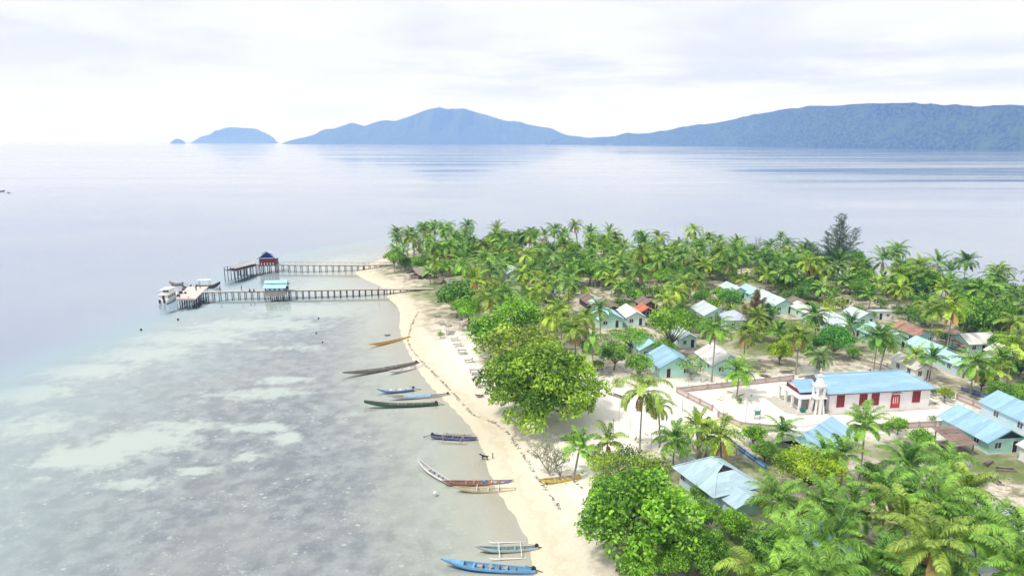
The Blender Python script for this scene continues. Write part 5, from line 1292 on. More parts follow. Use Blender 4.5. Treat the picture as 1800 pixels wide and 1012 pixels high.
def dog():
    c = G(852, 807, 0.1); root = empty('dog', (c.x, c.y, .02), 2.9, 'black dog with lowered head standing in the shallows beside a stake', 'dog')
    J = [((-.32, 0, .52), (.11, .13)), ((-.05, 0, .52), (.10, .13)), ((.25, 0, .54), (.12, .16)), ((.45, 0, .66), .075), ((.58, 0, .72), (.075, .08)), ((.70, 0, .68), .05), ((.80, 0, .66), .035)]
    E = [(0, 1), (1, 2), (2, 3), (3, 4), (4, 5), (5, 6)]
    for s in (1, -1):
        b = len(J); J += [((.27, s*.10, .40), .06), ((.25, s*.10, .22), .035), ((.27, s*.10, .03), .032), ((.32, s*.10, .02), .03)]; E += [(2, b), (b, b+1), (b+1, b+2), (b+2, b+3)]
        b = len(J); J += [((-.34, s*.10, .40), .075), ((-.26, s*.10, .28), .045), ((-.40, s*.10, .17), .03), ((-.36, s*.10, .03), .03), ((-.31, s*.10, .02), .028)]; E += [(0, b), (b, b+1), (b+1, b+2), (b+2, b+3), (b+3, b+4)]
        b = len(J); J += [((.54, s*.06, .82), .022)]; E += [(4, b)]
    b = len(J); J += [((-.48, 0, .58), .03), ((-.66, 0, .50), .02)]; E += [(0, b), (b, b+1)]
    skin_figure('body', J, E, M['fur'], root)
    root.scale = (1.25, 1.25, 1.25)
dog()
def stake(px, py, h_, label, lamp=False, bar_=False, th=.07, mat='grey_wood', cat='post', name='wooden_post', z=None, pyz=None):
    c = G(px, py, GZ if z is None else z); root = empty(name, (c.x, c.y, (GZ if z is None else z)-.1), random.uniform(-.2, .2), label, cat)
    q = MB(); q.tube([(0, 0, -.2), (.02, 0, h_*.5), (0, 0, h_)], [th*1.1, th, th*.85], 7); q.build('pole', M[mat], root)
    if bar_: q = MB(); q.box(-.55, .55, -.04, .04, h_*.42, h_*.42+.08); q.build('crossbar', M[mat], root); q = MB(); q.box(-.6, .6, -.6, .6, -.02, .18); q.build('foot_block', M['wood'], root); q = MB(); q.box(-.12, .12, -.12, .12, h_, h_+.16); q.build('cap', M[mat], root)
    if lamp:
        q = MB(); q.bar((-.55, 0, h_-.03), (.55, 0, h_-.03), .06); q.build('arm', M['metal'], root); q = MB(); q.box(-.8, -.3, -.12, .12, h_+.0, h_+.07); q.box(.3, .8, -.12, .12, h_, h_+.07); q.build('lamp_head', M['metal'], root)
    return root
stake(866, 806, 1.15, 'short dark stake standing beside the black dog', th=.08, mat='dark_wood', z=.1)
stake(1077, 779, 4.2, 'wooden post with crossbar standing on a block of driftwood in open sand', bar_=True, cat='post')
stake(1199, 724, 3.7, 'thin pole just outside the left corner of the churchyard wall', th=.06, cat='pole', name='thin_pole')
stake(1270, 746, 2.7, 'thin pole in front of the churchyard wall near its gate', th=.06, cat='pole', name='thin_pole')
stake(1310, 742, 4.4, 'twin-armed lamp pole inside the churchyard', lamp=True, mat='metal', cat='lamp post', name='yard_lamp', th=.06)
stake(1358, 560, 6.0, 'thin bare pole rising behind the brown conifer', th=.07, cat='pole', name='thin_pole')
stake(1453, 601, 9.0, 'tall thin pole in front of the long white roof', th=.08, cat='pole', name='thin_pole')
stake(1088, 740, 3.5, 'slender stick behind the post with crossbar', th=.035, cat='stick', name='thin_stick')
stake(1108, 752, 3.2, 'slender leaning stick left of the leaning palm', th=.035, cat='stick', name='thin_stick')
stake(1144, 788, 3.0, 'slender stick right of the leaning palm trunk', th=.035, cat='stick', name='thin_stick')
stake(617+45, 498, 3.0, 'tall pole marking where the near pier meets the sand', th=.09, mat='wood', z=0, cat='pole', name='thin_pole') if False else None
stake(666, 523, 3.6, 'tall mooring pole beside the shore end of the near pier', th=.11, mat='dark_wood', z=-.1, cat='pole', name='mooring_pole')

# beach tables with benches
def table_set(px, py, rz, label, s=1.0, kind=0):
    c = G(px, py, GZ); root = empty('picnic_table', (c.x, c.y, GZ-.03), rz, label, 'table', 'wooden tables on the beach')
    q = MB()
    for i in range(5): q.box(-.95*s, .95*s, -.42+i*.17, -.42+i*.17+.15, .72, .76)
    q.build('tabletop', M['grey_wood'], root)
    for sy in (-1, 1):
        q = MB(); q.box(-.95*s, .95*s, sy*.78-.13, sy*.78+.13, .42, .46); q.build('bench', M['grey_wood'], root)
    for sx_ in (-1, 1):
        q = MB(); x = sx_*.7*s; q.bar((x, -.36, .70), (x, -.62, 0), .09); q.bar((x, .36, .70), (x, .62, 0), .09); q.bar((x, -.88, .38), (x, .88, .38), .08, .1); q.build('leg', M['wood'], root)
def lounger(px, py, rz, label):
    c = G(px, py, GZ); root = empty('beach_lounger', (c.x, c.y, GZ-.03), rz, label, 'lounger', 'wooden loungers on the beach')
    q = MB()
    for i in range(9): q.box(-.95+i*.14, -.95+i*.14+.11, -.36, .36, .36, .40)
    q.build('seat', M['grey_wood'], root)
    q = MB(); q.slab((.35, -.36, .42), (1.0, -.36, .85), (1.0, .36, .85), (.35, .36, .42), .04); q.build('backrest', M['grey_wood'], root)
    q = MB(); q.bar((-.97, -.38, .36), (1.0, -.38, .36), .06); q.bar((-.97, .38, .36), (1.0, .38, .36), .06); q.build('side_rail', M['wood'], root)
    for x in (-.85, .85):
        for y in (-.36, .36): q = MB(); q.box(x-.04, x+.04, y-.04, y+.04, 0, .33); q.build('leg', M['wood'], root)
table_set(768, 555, .1, 'wooden beach table nearest the near pier', .9); table_set(776, 569, .1, 'wooden beach table, second from the near pier', .9)
table_set(790, 586, .05, 'wooden beach table right of the round beach shrub'); table_set(812, 620, .05, 'wooden beach table above the three loungers, beside the trees', 1.1)
lounger(799, 597, .1, 'wooden lounger just below the table beside the beach shrub'); lounger(804, 607, 0, 'wooden lounger, lower one of the pair near the beach shrub'); lounger(824, 635, .2, 'wooden lounger with raised back halfway down the beach row')
table_set(834, 655, 0, 'wooden beach table directly above the dark-edged lounger', 1.2); lounger(838, 660, 0, 'dark-edged wooden lounger touching the table above it'); table_set(845, 677, .05, 'wooden beach table lowest in the row, at the left edge of the big tree crown', 1.2)
def parasol(px, py, label):
    c = G(px, py, GZ); root = empty('thatch_parasol', (c.x, c.y, GZ-.05), 0, label, 'parasol', 'small thatched parasols on the beach'); q = MB(); q.tube([(0, 0, 0), (0, 0, 2.1)], .05, 6); q.build('pole', M['wood'], root)
    q = MB(); rr = [[(r_*math.cos(t_)*(1+.06*math.sin(t_*7)), r_*math.sin(t_), z_) for t_ in np.linspace(0, 6.283, 15)[:-1]] for r_, z_ in ((1.0, 1.6), (.55, 1.95), (.05, 2.3))]; q.loft(rr, 0, True, True); q.build('canopy', M['thatch'], root)
parasol(808, 572, 'small thatched parasol on the sand nearest the bushes'); parasol(789, 583, 'small dark thatched parasol beside the beach shrub'); parasol(813, 581, 'small thatched parasol right against the tree edge')
# satellite dish, notice shelter, bin, orange chair
def dish():
    c = G(1207, 812, 2.6); root = empty('satellite_dish', (c.x, c.y, GZ), 0, 'large white satellite dish lying face up beside the pale hip roof', 'satellite dish')
    q = MB(); rr = [[(r_*math.cos(t_), r_*math.sin(t_), 1.5+.22*r_*r_) for t_ in np.linspace(0, 6.283, 29)[:-1]] for r_ in (1.35, 1.0, .6, .2)]; q.loft(rr, 0, True, False); q.loft([[(x, y, z-.05) for x, y, z in r_][::-1] for r_ in rr], 0); q.build('reflector', M['white'], root)
    q = MB(); q.tube([(0, 0, -.1), (0, 0, 1.5)], .07, 8); q.build('mast', M['metal'], root)
    q = MB()
    for a in (0, 2.1, 4.2): q.tube([(1.3*math.cos(a), 1.3*math.sin(a), 1.86), (0, 0, 2.6)], .025, 5)
    q.ball((0, 0, 2.6), .1, 7); q.build('feed_arm', M['metal'], root)
dish()
def yard_shrine():
    c = G(1331, 737, GZ); root = empty('notice_shelter', (c.x, c.y, GZ-.05), .15, 'little roofed stand on a post inside the churchyard', 'notice stand')
    for x in (-.5, .5): q = MB(); q.box(x-.05, x+.05, -.05, .05, 0, 1.9); q.build('post', M['grey_wood'], root)
    q = MB(); q.box(-.45, .45, -.02, .02, .9, 1.7); q.build('board', M['teal_trim'], root)
    q = MB()
    for s in (-1, 1):
        Q = [(s*.95, -.5, 1.8), (0, -.5, 2.45), (0, .5, 2.45), (s*.95, .5, 1.8)]; q.slab(*(Q if s > 0 else Q[::-1]), .05)
    q.build('roof', M['roof_pale'], root)
yard_shrine()
def bin_():
    c = G(1410, 727, GZ); root = empty('waste_bin', (c.x, c.y, GZ-.02), .2, 'dark green waste bin at the foot of the church steps', 'bin')
    q = MB(); q.hexa([(-.3, -.3, .05), (.3, -.3, .05), (.3, .3, .05), (-.3, .3, .05), (-.4, -.4, 1.0), (.4, -.4, 1.0), (.4, .4, 1.0), (-.4, .4, 1.0)]); q.build('bin_body', M['bin_green'], root)
    q = MB(); q.box(-.44, .44, -.44, .44, 1.0, 1.1); q.build('lid', M['bin_green'], root)
bin_()
def ochair():
    c = G(1298, 1000, GZ); root = empty('lounge_chair', (c.x, c.y, GZ-.02), -1.2, 'orange reclining chair tucked between dark green bushes', 'chair')
    q = MB(); q.box(-.8, .2, -.3, .3, .40, .46); q.build('seat', M['orange_plastic'], root)
    q = MB(); q.slab((.2, -.3, .47), (.95, -.3, 1.35), (.95, .3, 1.35), (.2, .3, .47), .05); q.build('backrest', M['orange_plastic'], root)
    for x in (-.7, .15):
        for y in (-.27, .27): q = MB(); q.box(x-.035, x+.035, y-.035, y+.035, 0, .40); q.build('leg', M['orange_plastic'], root)
    for y in (-.34, .34): q = MB(); q.bar((-.4, y, .68), (.35, y, .68), .06); q.bar((-.4, y, .46), (-.4, y, .66), .05); q.build('armrest', M['orange_plastic'], root)
ochair()
# low stands and piles among the houses
def pile(px, py, label, n=9, s=1.0, mat='wood'):
    c = G(px, py, GZ); root = empty('timber_pile', (c.x, c.y, GZ-.03), random.uniform(0, 3), label, 'timber pile', 'piles of old timber'); r = random.Random(px)
    for k in range(n):
        z = .08+.14*(k//4); y = (k % 4-1.5)*.22+r.uniform(-.08, .08); a = r.uniform(-.25, .25); L_ = r.uniform(.8, 1.6)*s
        q = MB(); q.bar((-L_*math.cos(a), y-L_*math.sin(a), z), (L_*math.cos(a), y+L_*math.sin(a), z), .14, .12); q.build('plank', M[r.choice(['wood', 'grey_wood', 'dark_wood', mat])], root)
    FOOT.append((c.x, c.y, 1.6))
for a in [(1325, 648, 'pile of grey planks behind the back churchyard wall'), (1345, 662, 'pile of planks nearest the round green tree behind the churchyard'), (1382, 655, 'low stack of boards in the shade of the green tree'), (1712, 615, 'heap of boards between rusty lean-to and side-on house'), (1700, 822, 'heap of grey boards in front of the open work shelter'),
          (1735, 815, 'jumble of pale planks left of the mint house with black attic'), (1768, 826, 'stack of planks before the white roof at the right edge'), (1085, 697, 'small heap of driftwood right of the big beach tree'), (1000, 771, 'old boards lying in the shade under the big beach tree'), (1745, 845, 'scattered timber beside the yellow-green palm at right'), (1565, 575, 'dark planks below the tiny kiosk'), (1500, 545, 'dark timber lying between palm trunks')]:
    pile(*a)
def seaweed():
    pts = [(735, 545), (724, 566), (716, 590), (722, 606), (748, 636), (775, 662), (800, 688), (832, 722), (870, 738), (895, 758), (915, 788), (945, 835), (975, 875), (985, 890)]
    W_ = [G(a, b, GZ*.9) for a, b in pts]; r = random.Random(4); mb = MB()
    for a, b in zip(W_[:-1], W_[1:]):
        n = int((b-a).length*11)
        for i in range(n):
            p_ = a.lerp(b, r.random())+Vector((r.gauss(0, .16), r.gauss(0, .16), 0)); s = r.uniform(.05, .2)*(1.6 if r.random() < .06 else 1)
            if math.sin(p_.y*.9)+math.sin(p_.y*2.3) < -1.0: continue
            d = signed(np.array([[p_.x, p_.y]]), SHP)[0]; z = GZ*(1-math.exp(-max(d, 0)/7.0))+.01
            an = r.uniform(0, 3.1); u = Vector((math.cos(an)*s, math.sin(an)*s, 0)); v = Vector((-math.sin(an)*s*.35, math.cos(an)*s*.35, 0)); c = Vector((p_.x, p_.y, z)); tp = Vector((0, 0, .05))
            mb.poly([c-u-v, c+u-v, c+tp+v]); mb.poly([c+u-v, c+u+v, c+tp]); mb.poly([c-u-v, c+tp, c-u+v])
    tag(mb.build('seaweed_line', M['weed']), 'dark line of dried seaweed along the high tide mark', 'seaweed', kind='stuff')
seaweed()

# ------------------------------------------------------------------ trees
def palm_c(px, py, h_, tone='mid green', rz=None, tv=None, **k):
    """crown centre seen at (px, py), trunk h_ metres tall"""
    g_ = G(px, py, GZ+h_); tv = random.randrange(5) if tv is None else tv; rz = random.uniform(0, 6.28) if rz is None else rz
    ln = TRUNK[tv % 5][1]; x = g_.x-ln*math.cos(rz); y = g_.y-ln*math.sin(rz)
    FOOT.append((x, y, 1.7 if h_ < 7 else 2.2)); return make_palm(x, y, h_, tone, rz=rz, tv=tv, **k)
OL, DK, YE, BR, GY, MDG = (1.35, .98, 1.1), (.55, .68, .95), (1.55, 1.22, .55), (1.0, 1.08, .85), (1.1, 1.0, 2.2), (.8, .88, .95)
K_BIG.at(951, 668, 118, (1.2, 1.04, .9), 'largest spreading tree on the beach with broad leaves and dark trunk', rz=1.0, vs=1.12)
K_FLAT[0].at(915, 606, 86, OL, 'olive green flat-topped tree directly behind the largest beach tree', rz=.3, vs=1.1)
K_MID[0].at(862, 583, 50, BR, 'bright green tree at the sand edge, third from the near pier')
K_MID[1].at(908, 556, 50, BR, 'bright green tree behind the olive flat-topped one')
K_MID[2].at(803, 520, 42, DK, 'dark green tree at the sand edge beside the thatched hut')
K_MID[3].at(822, 543, 34, BR, 'small bright green tree in front of the dark one by the hut')
K_FORE.at(1124, 905, 112, (1.0, 1.08, .9), 'big glossy bright green tree at the bottom beach edge', rz=.5)
K_FINE.at(1105, 838, 92, (1.15, .92, 1.1), 'fine-leaved olive green tree behind the big glossy one', rz=0.2, vs=1.0)
K_FORE.at(1225, 965, 60, MDG, 'dark green rounded tree right of the big glossy one', rz=2.1, vs=1.1)
K_MID[0].at(1345, 965, 48, DK, 'dark green tree beside the orange chair')
K_MID[1].at(1120, 1000, 40, BR, 'low bright tree at the bottom edge of the picture by the sand')
K_MID[2].at(1240, 900, 34, MDG, 'mid green tree against the front of the pale hip roof')
K_YEL.at(1425, 820, 66, YE, 'yellow-green umbrella shaped tree in front of the diagonal house', vs=1.0)
K_FLAT[0].at(1181, 566, 54, (1.05, 1.05, .7), 'round bright green tree in the village centre', vs=1.35)
K_FLAT[1].at(1108, 590, 44, BR, 'low spreading green tree beside the village lane', vs=.8)
K_MID[3].at(1468, 596, 34, (.5, .85, 1.3), 'dense dark green tree behind the bell tower', vs=1.2)
K_MID[0].at(1372, 616, 28, (1.5, 1.15, .7), 'yellowish green tree between palms behind the churchyard')
K_OPEN.at(1217, 642, 30, GY, 'open grey-green frangipani tree in front of the sky blue roof', rz=.4)
K_MID[1].at(1282, 523, 27, (.6, .85, 1.2), 'dark green tree beside the back row of pale roofs')
K_MID[2].at(1375, 470, 24, (.6, .8, 1.1), 'dark tree among palm trunks left of the casuarina')
K_MID[3].at(1425, 462, 32, BR, 'bright green tree at the foot of the casuarina')
K_MID[0].at(1168, 612, 26, BR, 'small green tree behind the sky blue roof')
K_MID[1].at(1124, 640, 30, MDG, 'leafy tree with shaded sand beneath, left of the sky blue roof')
K_MID[2].at(1080, 620, 34, (.9, .9, 1.4), 'grey-green tree left of the village lane')
K_MID[1].at(1662, 690, 17, OL, 'small tree standing at the right end of the church')
K_MID[3].at(1641, 686, 10, DK, 'smallest tree touching the right corner of the church roof')
for i, (px, py, hw, tn, lb) in enumerate([
    (1742, 555, 44, MDG, 'wide green tree behind the side-on white-roofed house'), (1788, 560, 34, DK, 'dark green tree at the right edge behind the houses'), (1700, 560, 30, MDG, 'mid green tree left of the wide one at right'),
    (1775, 522, 34, DK, 'dark tree of the far grove at the right edge'), (1722, 508, 30, BR, 'bright green tree in the far grove at right'), (1640, 500, 30, BR, 'bright tree in the far grove behind the tiny kiosk'),
    (1762, 600, 26, BR, 'fresh green tree above the right end of the white side-on roof'), (1728, 664, 26, BR, 'green tree behind the right churchyard wall'), (1762, 690, 30, MDG, 'leafy tree above the blue picket fence'), (1795, 690, 24, BR, 'bright tree at the right edge by the blue picket fence'),
    (1795, 640, 24, DK, 'dark tree at the right edge beside the cut-off white roof'), (692, 452, 20, BR, 'leafy tree at the very tip of the point'), (712, 462, 15, DK, 'dark tree beside the first thatched hut'),
    (1590, 470, 24, DK, 'dark tree behind the palms left of the lone tall palm'), (1500, 455, 26, (.6, .8, 1.1), 'dark green tree just right of the casuarina'), (1005, 575, 30, BR, 'bright tree between beach palms and the brown sheds'), (1050, 640, 14, OL, 'thin olive tree under the beach palms'),
    (870, 520, 26, MDG, 'green tree between the thatched hut and the sunken blue house'), (930, 535, 26, BR, 'bright green tree below the sunken blue house'), (1345, 790, 26, MDG, 'leafy tree above the blue fence'), (1325, 762, 26, BR, 'bright green tree in front of the churchyard wall'), (1385, 800, 20, BR, 'small fresh tree left of the yellow umbrella tree'),
    (1420, 895, 30, OL, 'olive tree below the yellow umbrella tree'), (1530, 830, 26, DK, 'dark tree under the fruiting palm'), (1620, 770, 26, BR, 'green tree left of the open work shelter'), (1580, 745, 20, BR, 'small green tree outside the front churchyard wall'), (1480, 920, 30, MDG, 'mid green tree among the foreground palms'), (1175, 985, 40, BR, 'bright tree between the two big foreground trees'), (1260, 990, 34, DK, 'dark tree left of the orange chair')]):
    K_MID[i % 4].at(px, py, hw, tn, lb)
for i, (px, py, hw, tn, lb) in enumerate([(774, 587, 9, MDG, 'round green shrub alone on the white beach'), (1085, 672, 13, OL, 'small olive shrub right of the big beach tree'), (1300, 703, 9, DK, 'spiky dark plant inside the churchyard'), (1205, 775, 15, DK, 'dark shrub at the foot of young palms'), (1010, 770, 20, MDG, 'green shrub behind the bare shrub'),
       (1045, 790, 18, OL, 'olive shrub right of the bare shrub'), (1500, 752, 14, BR, 'green shrub at the end of the front churchyard wall'), (1560, 750, 14, BR, 'green shrub midway along the front churchyard wall'), (1440, 645, 10, DK, 'small dark shrub left of the bell tower'), (1640, 735, 10, DK, 'thin dark shrub on the pale sand right of the church door'), (1218, 835, 12, DK, 'dark shrub between dish and hip roof')]):
    K_BUSH[i % 3].at(px, py, hw, tn, lb, cat='shrub', name='shrub')
def casuarina(px, py_top, py_base_y, halfw, label, seed=1, tone=(1, 1, 1), Y=None, h_=14.0):
    x, y = (pxY(px, Y) if Y else G(px, py_base_y, GZ).to_2d())
    r = np.random.default_rng(seed); zcc = Y*math.cos(PITCH)+48*math.sin(PITCH); R_ = halfw/FPX*zcc
    root = empty('casuarina_tree', (x, y, GZ-.05), 0, label, 'tree'); Vs = []; Tn = []
    mb = MB(); tops = [(0, 0, h_), (R_*.15, .3, h_*.985), (R_*.62, -.4, h_*.80), (-R_*.85, .6, h_*.58), (R_*.3, 1, h_*.7), (-R_*.35, -.8, h_*.74)]
    for i, tpt in enumerate(tops):
        pts = [Vector((0, 0, 0)), Vector((tpt[0]*.15, tpt[1]*.2, h_*.3)), Vector((tpt[0]*.75, tpt[1]*.7, tpt[2]*.7)), Vector(tpt)]
        mb.tube(pts, [.28, .2, .10, .03], 7)
        for z in np.linspace(.28 if i else .2, 1.0, 46 if i < 2 else 34):
            c = np.array(pts[1].lerp(pts[2], (z-.28)/.4) if z < .68 else pts[2].lerp(pts[3], (z-.68)/.32))
            rr = (R_*(.62 if i else .75))*(1.06-z)**.75*r.uniform(.5, 1.15)+.25
            for q in range(3):
                a = r.uniform(0, 6.28); e = r.uniform(.1, .9); d = np.array([math.cos(a)*math.cos(e), math.sin(a)*math.cos(e), math.sin(e)])
                n = int(15*rr)+5; t_ = r.uniform(.12, 1, n)[:, None]; b = c+d*rr*t_+r.normal(0, .10, (n, 3))
                dd = unit(d*.8+r.normal(0, .55, (n, 3))+np.array([0, 0, .25])); L_ = .38*r.uniform(.6, 1.2, (n, 1)); s = unit(np.cross(dd, r.normal(0, 1, (n, 3))))*.045
                Vs.append(np.stack([b-s, b+s, b+dd*L_+s*.4, b+dd*L_-s*.4], 1).reshape(-1, 3)); Tn.append(np.clip(r.normal(.45, .2, n), 0, 1))
    V_ = np.concatenate(Vs); link('crown', np_mesh('crown', V_, np.arange(len(V_)).reshape(-1, 4), [M['needle']], None, np.concatenate(Tn)), root).color = (*tone, 1)
    mb.build('trunk', M['dark_bark'], root); FOOT.append((x, y, 3.5))
K_MID[1].at(1336, 880, 22, OL, 'olive tree covering the right corner of the pale hip roof'); K_MID[0].at(1228, 866, 20, MDG, 'dark tree covering the left corner of the pale hip roof'); K_MID[2].at(1288, 918, 36, BR, 'bright tree hiding the front wall of the pale hip roof')
casuarina(1464, 380, 470, 54, 'tall dark casuarina tree standing above the whole palm grove', 3, Y=236, h_=23.5)
casuarina(1325, 500, 560, 22, 'dark brownish conifer between the pyramid roof and the mint house', 5, (1.9, 1.0, .9), Y=174, h_=10.5)
casuarina(1345, 520, 560, 14, 'small dark green conifer against the left corner of the mint house', 6, (.8, 1.1, .9), Y=171, h_=7.5)
def bare_tree(px, pyb, h_, label, seed, spread=.8, mat='grey_wood', leaves=0, name='bare_tree', cat='tree', Y=None):
    c = Vector((*pxY(px, Y), GZ)) if Y else G(px, pyb, GZ); root = empty(name, (c.x, c.y, GZ-.05), 0, label, cat); r = random.Random(seed); mb = MB(); tips = []
    def grow(p, d, L_, rad, n):
        q = p+d*L_; mid = p.lerp(q, .5)+Vector((r.gauss(0, .06), r.gauss(0, .06), 0))*L_
        mb.tube([p, mid, q], [rad, rad*.8, rad*.6], 5, cap=False); tips.append(q)
        if n == 0: return
        for _ in range(r.choice((2, 3))):
            nd = (d+Vector((r.gauss(0, spread), r.gauss(0, spread), r.gauss(.15, .3)))).normalized(); grow(q, nd, L_*r.uniform(.6, .85), rad*.62, n-1)
    for _ in range(5 if name != 'bare_tree' else 2):
        d = Vector((r.gauss(0, spread*.8), r.gauss(0, spread*.8), 1)).normalized(); grow(Vector((0, 0, 0)), d, h_*.32, .045*h_**.5, 4 if leaves else 3)
    mb.build('branches', M[mat], root)
    if leaves:
        rr = np.random.default_rng(seed); k = rr.integers(0, len(tips), leaves); p = np.array([tips[i] for i in k])+rr.normal(0, .10, (leaves, 3)); d = unit(rr.normal(0, 1, (leaves, 3))); s = unit(np.cross(d, rr.normal(0, 1, (leaves, 3))))
        V_ = np.stack([p-d*.11, p+s*.06, p+d*.11, p-s*.06], 1).reshape(-1, 3); link('leaves', np_mesh('leaves', V_, np.arange(len(V_)).reshape(-1, 4), [M['leaf']], None, np.clip(rr.normal(.3, .2, leaves), 0, 1)), root).color = (1.4, .8, 1.2, 1)
    return root
bare_tree(965, 832, 5.5, 'nearly leafless sprawling grey shrub beside the yellow-green boat', 3, .55, leaves=650, name='bare_shrub', cat='shrub')
bare_tree(985, 836, 4.6, 'bare twiggy shrub leaning over the yellow-green boat', 8, .6, leaves=400, name='bare_shrub', cat='shrub')
bare_tree(1327, 0, 14, 'leafless thin tree sticking out above the far palm line', 5, .25, Y=262)
bare_tree(915, 476, 9, 'grey leafless trees behind the pale house near the point', 6, .3, Y=252)
bare_tree(1150, 500, 8, 'pale leafless tree in the palm grove behind the brown sheds', 7, .3)

# palms placed one by one
PL = [(1130, 690, 10.2, 'olive green', dict(v=3, tv=4, big=True, s=1.12)), (1157, 716, 6.0, 'olive green', dict(v=4, s=.72)), (1258, 580, 11.0, 'mid green', dict(v=1, tv=1)), (1300, 655, 5.2, 'fresh green', dict(v=0)),
      (1520, 748, 9.2, 'mid green', dict(v=2, big=True, fruit=True, s=.88)), (1187, 775, 4.5, 'mid green', dict(v=5)), (1225, 752, 4.5, 'yellow-green', dict(v=0, young=True)), (1265, 768, 4.6, 'yellow-green', dict(v=3)),
      (1243, 764, 3.6, 'yellow-green', dict(v=1, young=True)), (1375, 762, 4.0, 'deep green', dict(v=1, young=True)), (1543, 595, 9, 'deep green', dict(v=2, s=1.05)), (1560, 600, 7.5, 'olive green', dict(v=0)), (1405, 590, 8.5, 'olive green', dict(v=3)),
      (1310, 588, 7.5, 'olive green', dict(v=3)), (1675, 545, 10, 'yellow-green', dict(v=1, s=1.1)), (1640, 548, 9, 'olive green', dict(v=0)), (1640, 632, 5, 'deep green', dict(v=0, young=True)),
      (1610, 628, 4, 'yellow-green', dict(v=1, young=True)), (1712, 642, 6.5, 'fresh green', dict(v=0, s=1.05)), (1782, 608, 8, 'yellow-green', dict(v=1)), (1760, 632, 7, 'mid green', dict(v=2)), (1748, 655, 5, 'yellow-green', dict(v=1, young=True)),
      (1010, 580, 9.5, 'olive green', dict(v=3, s=1.05)), (1040, 600, 7.5, 'mid green', dict(v=4)), (1028, 565, 8, 'olive green', dict(v=1)), (970, 560, 8, 'yellow-green', dict(v=1)), (985, 545, 7.5, 'yellow-green', dict(v=5)), (935, 545, 7, 'fresh green', dict(v=0)),
      (857, 525, 8.5, 'olive green', dict(v=1, s=1.1)), (890, 518, 9, 'mid green', dict(v=0)), (1055, 545, 8, 'grey-green', dict(v=2)), (945, 515, 8, 'yellow-green', dict(v=4, s=.9)), (1000, 500, 9, 'mid green', dict(v=4)), (960, 480, 9, 'deep green', dict(v=0)),
      (815, 470, 9, 'fresh green', dict(v=1)), (765, 468, 5, 'yellow-green', dict(v=0, young=True)), (752, 480, 4, 'fresh green', dict(v=1, young=True)), (722, 410, 12, 'deep green', dict(v=0)), (697, 420, 10, 'grey-green', dict(v=2, s=.9)), (708, 447, 6, 'fresh green', dict(v=1)), (695, 442, 8, 'mid green', dict(v=0)),
      (1577, 447, 13, 'grey-green', dict(v=2, s=.85, tv=0)), (1373, 414, 14, 'grey-green', dict(v=5, s=.6, tv=0)), (1185, 515, 7, 'yellow-green', dict(v=1)), (1205, 500, 8, 'olive green', dict(v=3)), (1170, 530, 5.5, 'yellow-green', dict(v=4)), (1330, 560, 6, 'olive green', dict(v=0)), 
      (1440, 628, 8, 'grey-green', dict(v=3, s=.75)), (1545, 690, 3.5, 'mid green', dict(v=0, young=True)) if False else (1018, 790, 4.2, 'fresh green', dict(v=0, young=True)), (1068, 778, 3.6, 'olive green', dict(v=1, young=True)),
      # foreground grove, lower right
      (1370, 862, 6.5, 'mid green', dict(v=0, big=True)), (1300, 905, 5.5, 'yellow-green', dict(v=1, big=True)) if False else (1405, 858, 6.0, 'deep green', dict(v=2, big=True)), (1450, 872, 6.5, 'mid green', dict(v=2, big=True, s=.9)), (1590, 905, 9.5, 'olive green', dict(v=1, big=True, s=1.1)), (1555, 850, 7.5, 'mid green', dict(v=0, big=True)),
      (1595, 800, 7.5, 'deep green', dict(v=2, big=True)), (1665, 800, 8, 'mid green', dict(v=1, big=True)), (1652, 868, 8.5, 'mid green', dict(v=0, big=True)), (1752, 852, 7.5, 'olive green', dict(v=2, s=.95, big=True)), (1745, 905, 9, 'mid green', dict(v=1, big=True)), (1465, 935, 8.5, 'fresh green', dict(v=0, big=True)),
      (1640, 945, 10, 'olive green', dict(v=1, big=True, fruit=True)), (1540, 985, 9, 'deep green', dict(v=1, big=True, s=1.1)), (1395, 935, 6.5, 'fresh green', dict(v=2, big=True)), (1440, 1005, 8, 'mid green', dict(v=1, big=True)), (1735, 975, 10, 'fresh green', dict(v=0, big=True, s=1.1)), (1700, 920, 7, 'mid green', dict(v=2, big=True)),
      (1370, 1010, 4.5, 'fresh green', dict(v=0, young=True, s=1.2)), (1605, 860, 6, 'deep green', dict(v=1, big=True)), (1500, 880, 6, 'mid green', dict(v=1, big=True)), (1795, 930, 9, 'fresh green', dict(v=2, big=True)), (1790, 985, 11, 'mid green', dict(v=0, big=True)), (1670, 1010, 9, 'mid green', dict(v=2, big=True)), (1600, 1030, 8, 'deep green', dict(v=0, big=True)), (1480, 800, 5.5, 'mid green', dict(v=1, young=True, s=1.1)),
      (1700, 848, 6.5, 'olive green', dict(v=2, big=True)), (1450, 800, 4.0, 'fresh green', dict(v=0, young=True)), (1330, 1000, 5, 'olive green', dict(v=1, big=True)), (1215, 715, 0, '', None)]
nf_ = 0
for px, py, h_, tn, kk in PL:
    if kk is not None and kk.get('big') and py > 795:
        nf_ += 1; py += 18; kk['s'] = kk.get('s', 1)*.98; kk['v'] = random.randrange(4); h_ += (1.6, -1.4, .6)[nf_ % 3]
        if nf_ % 7 == 2: continue
    if kk is not None: palm_c(px, py, h_, tn, **kk)

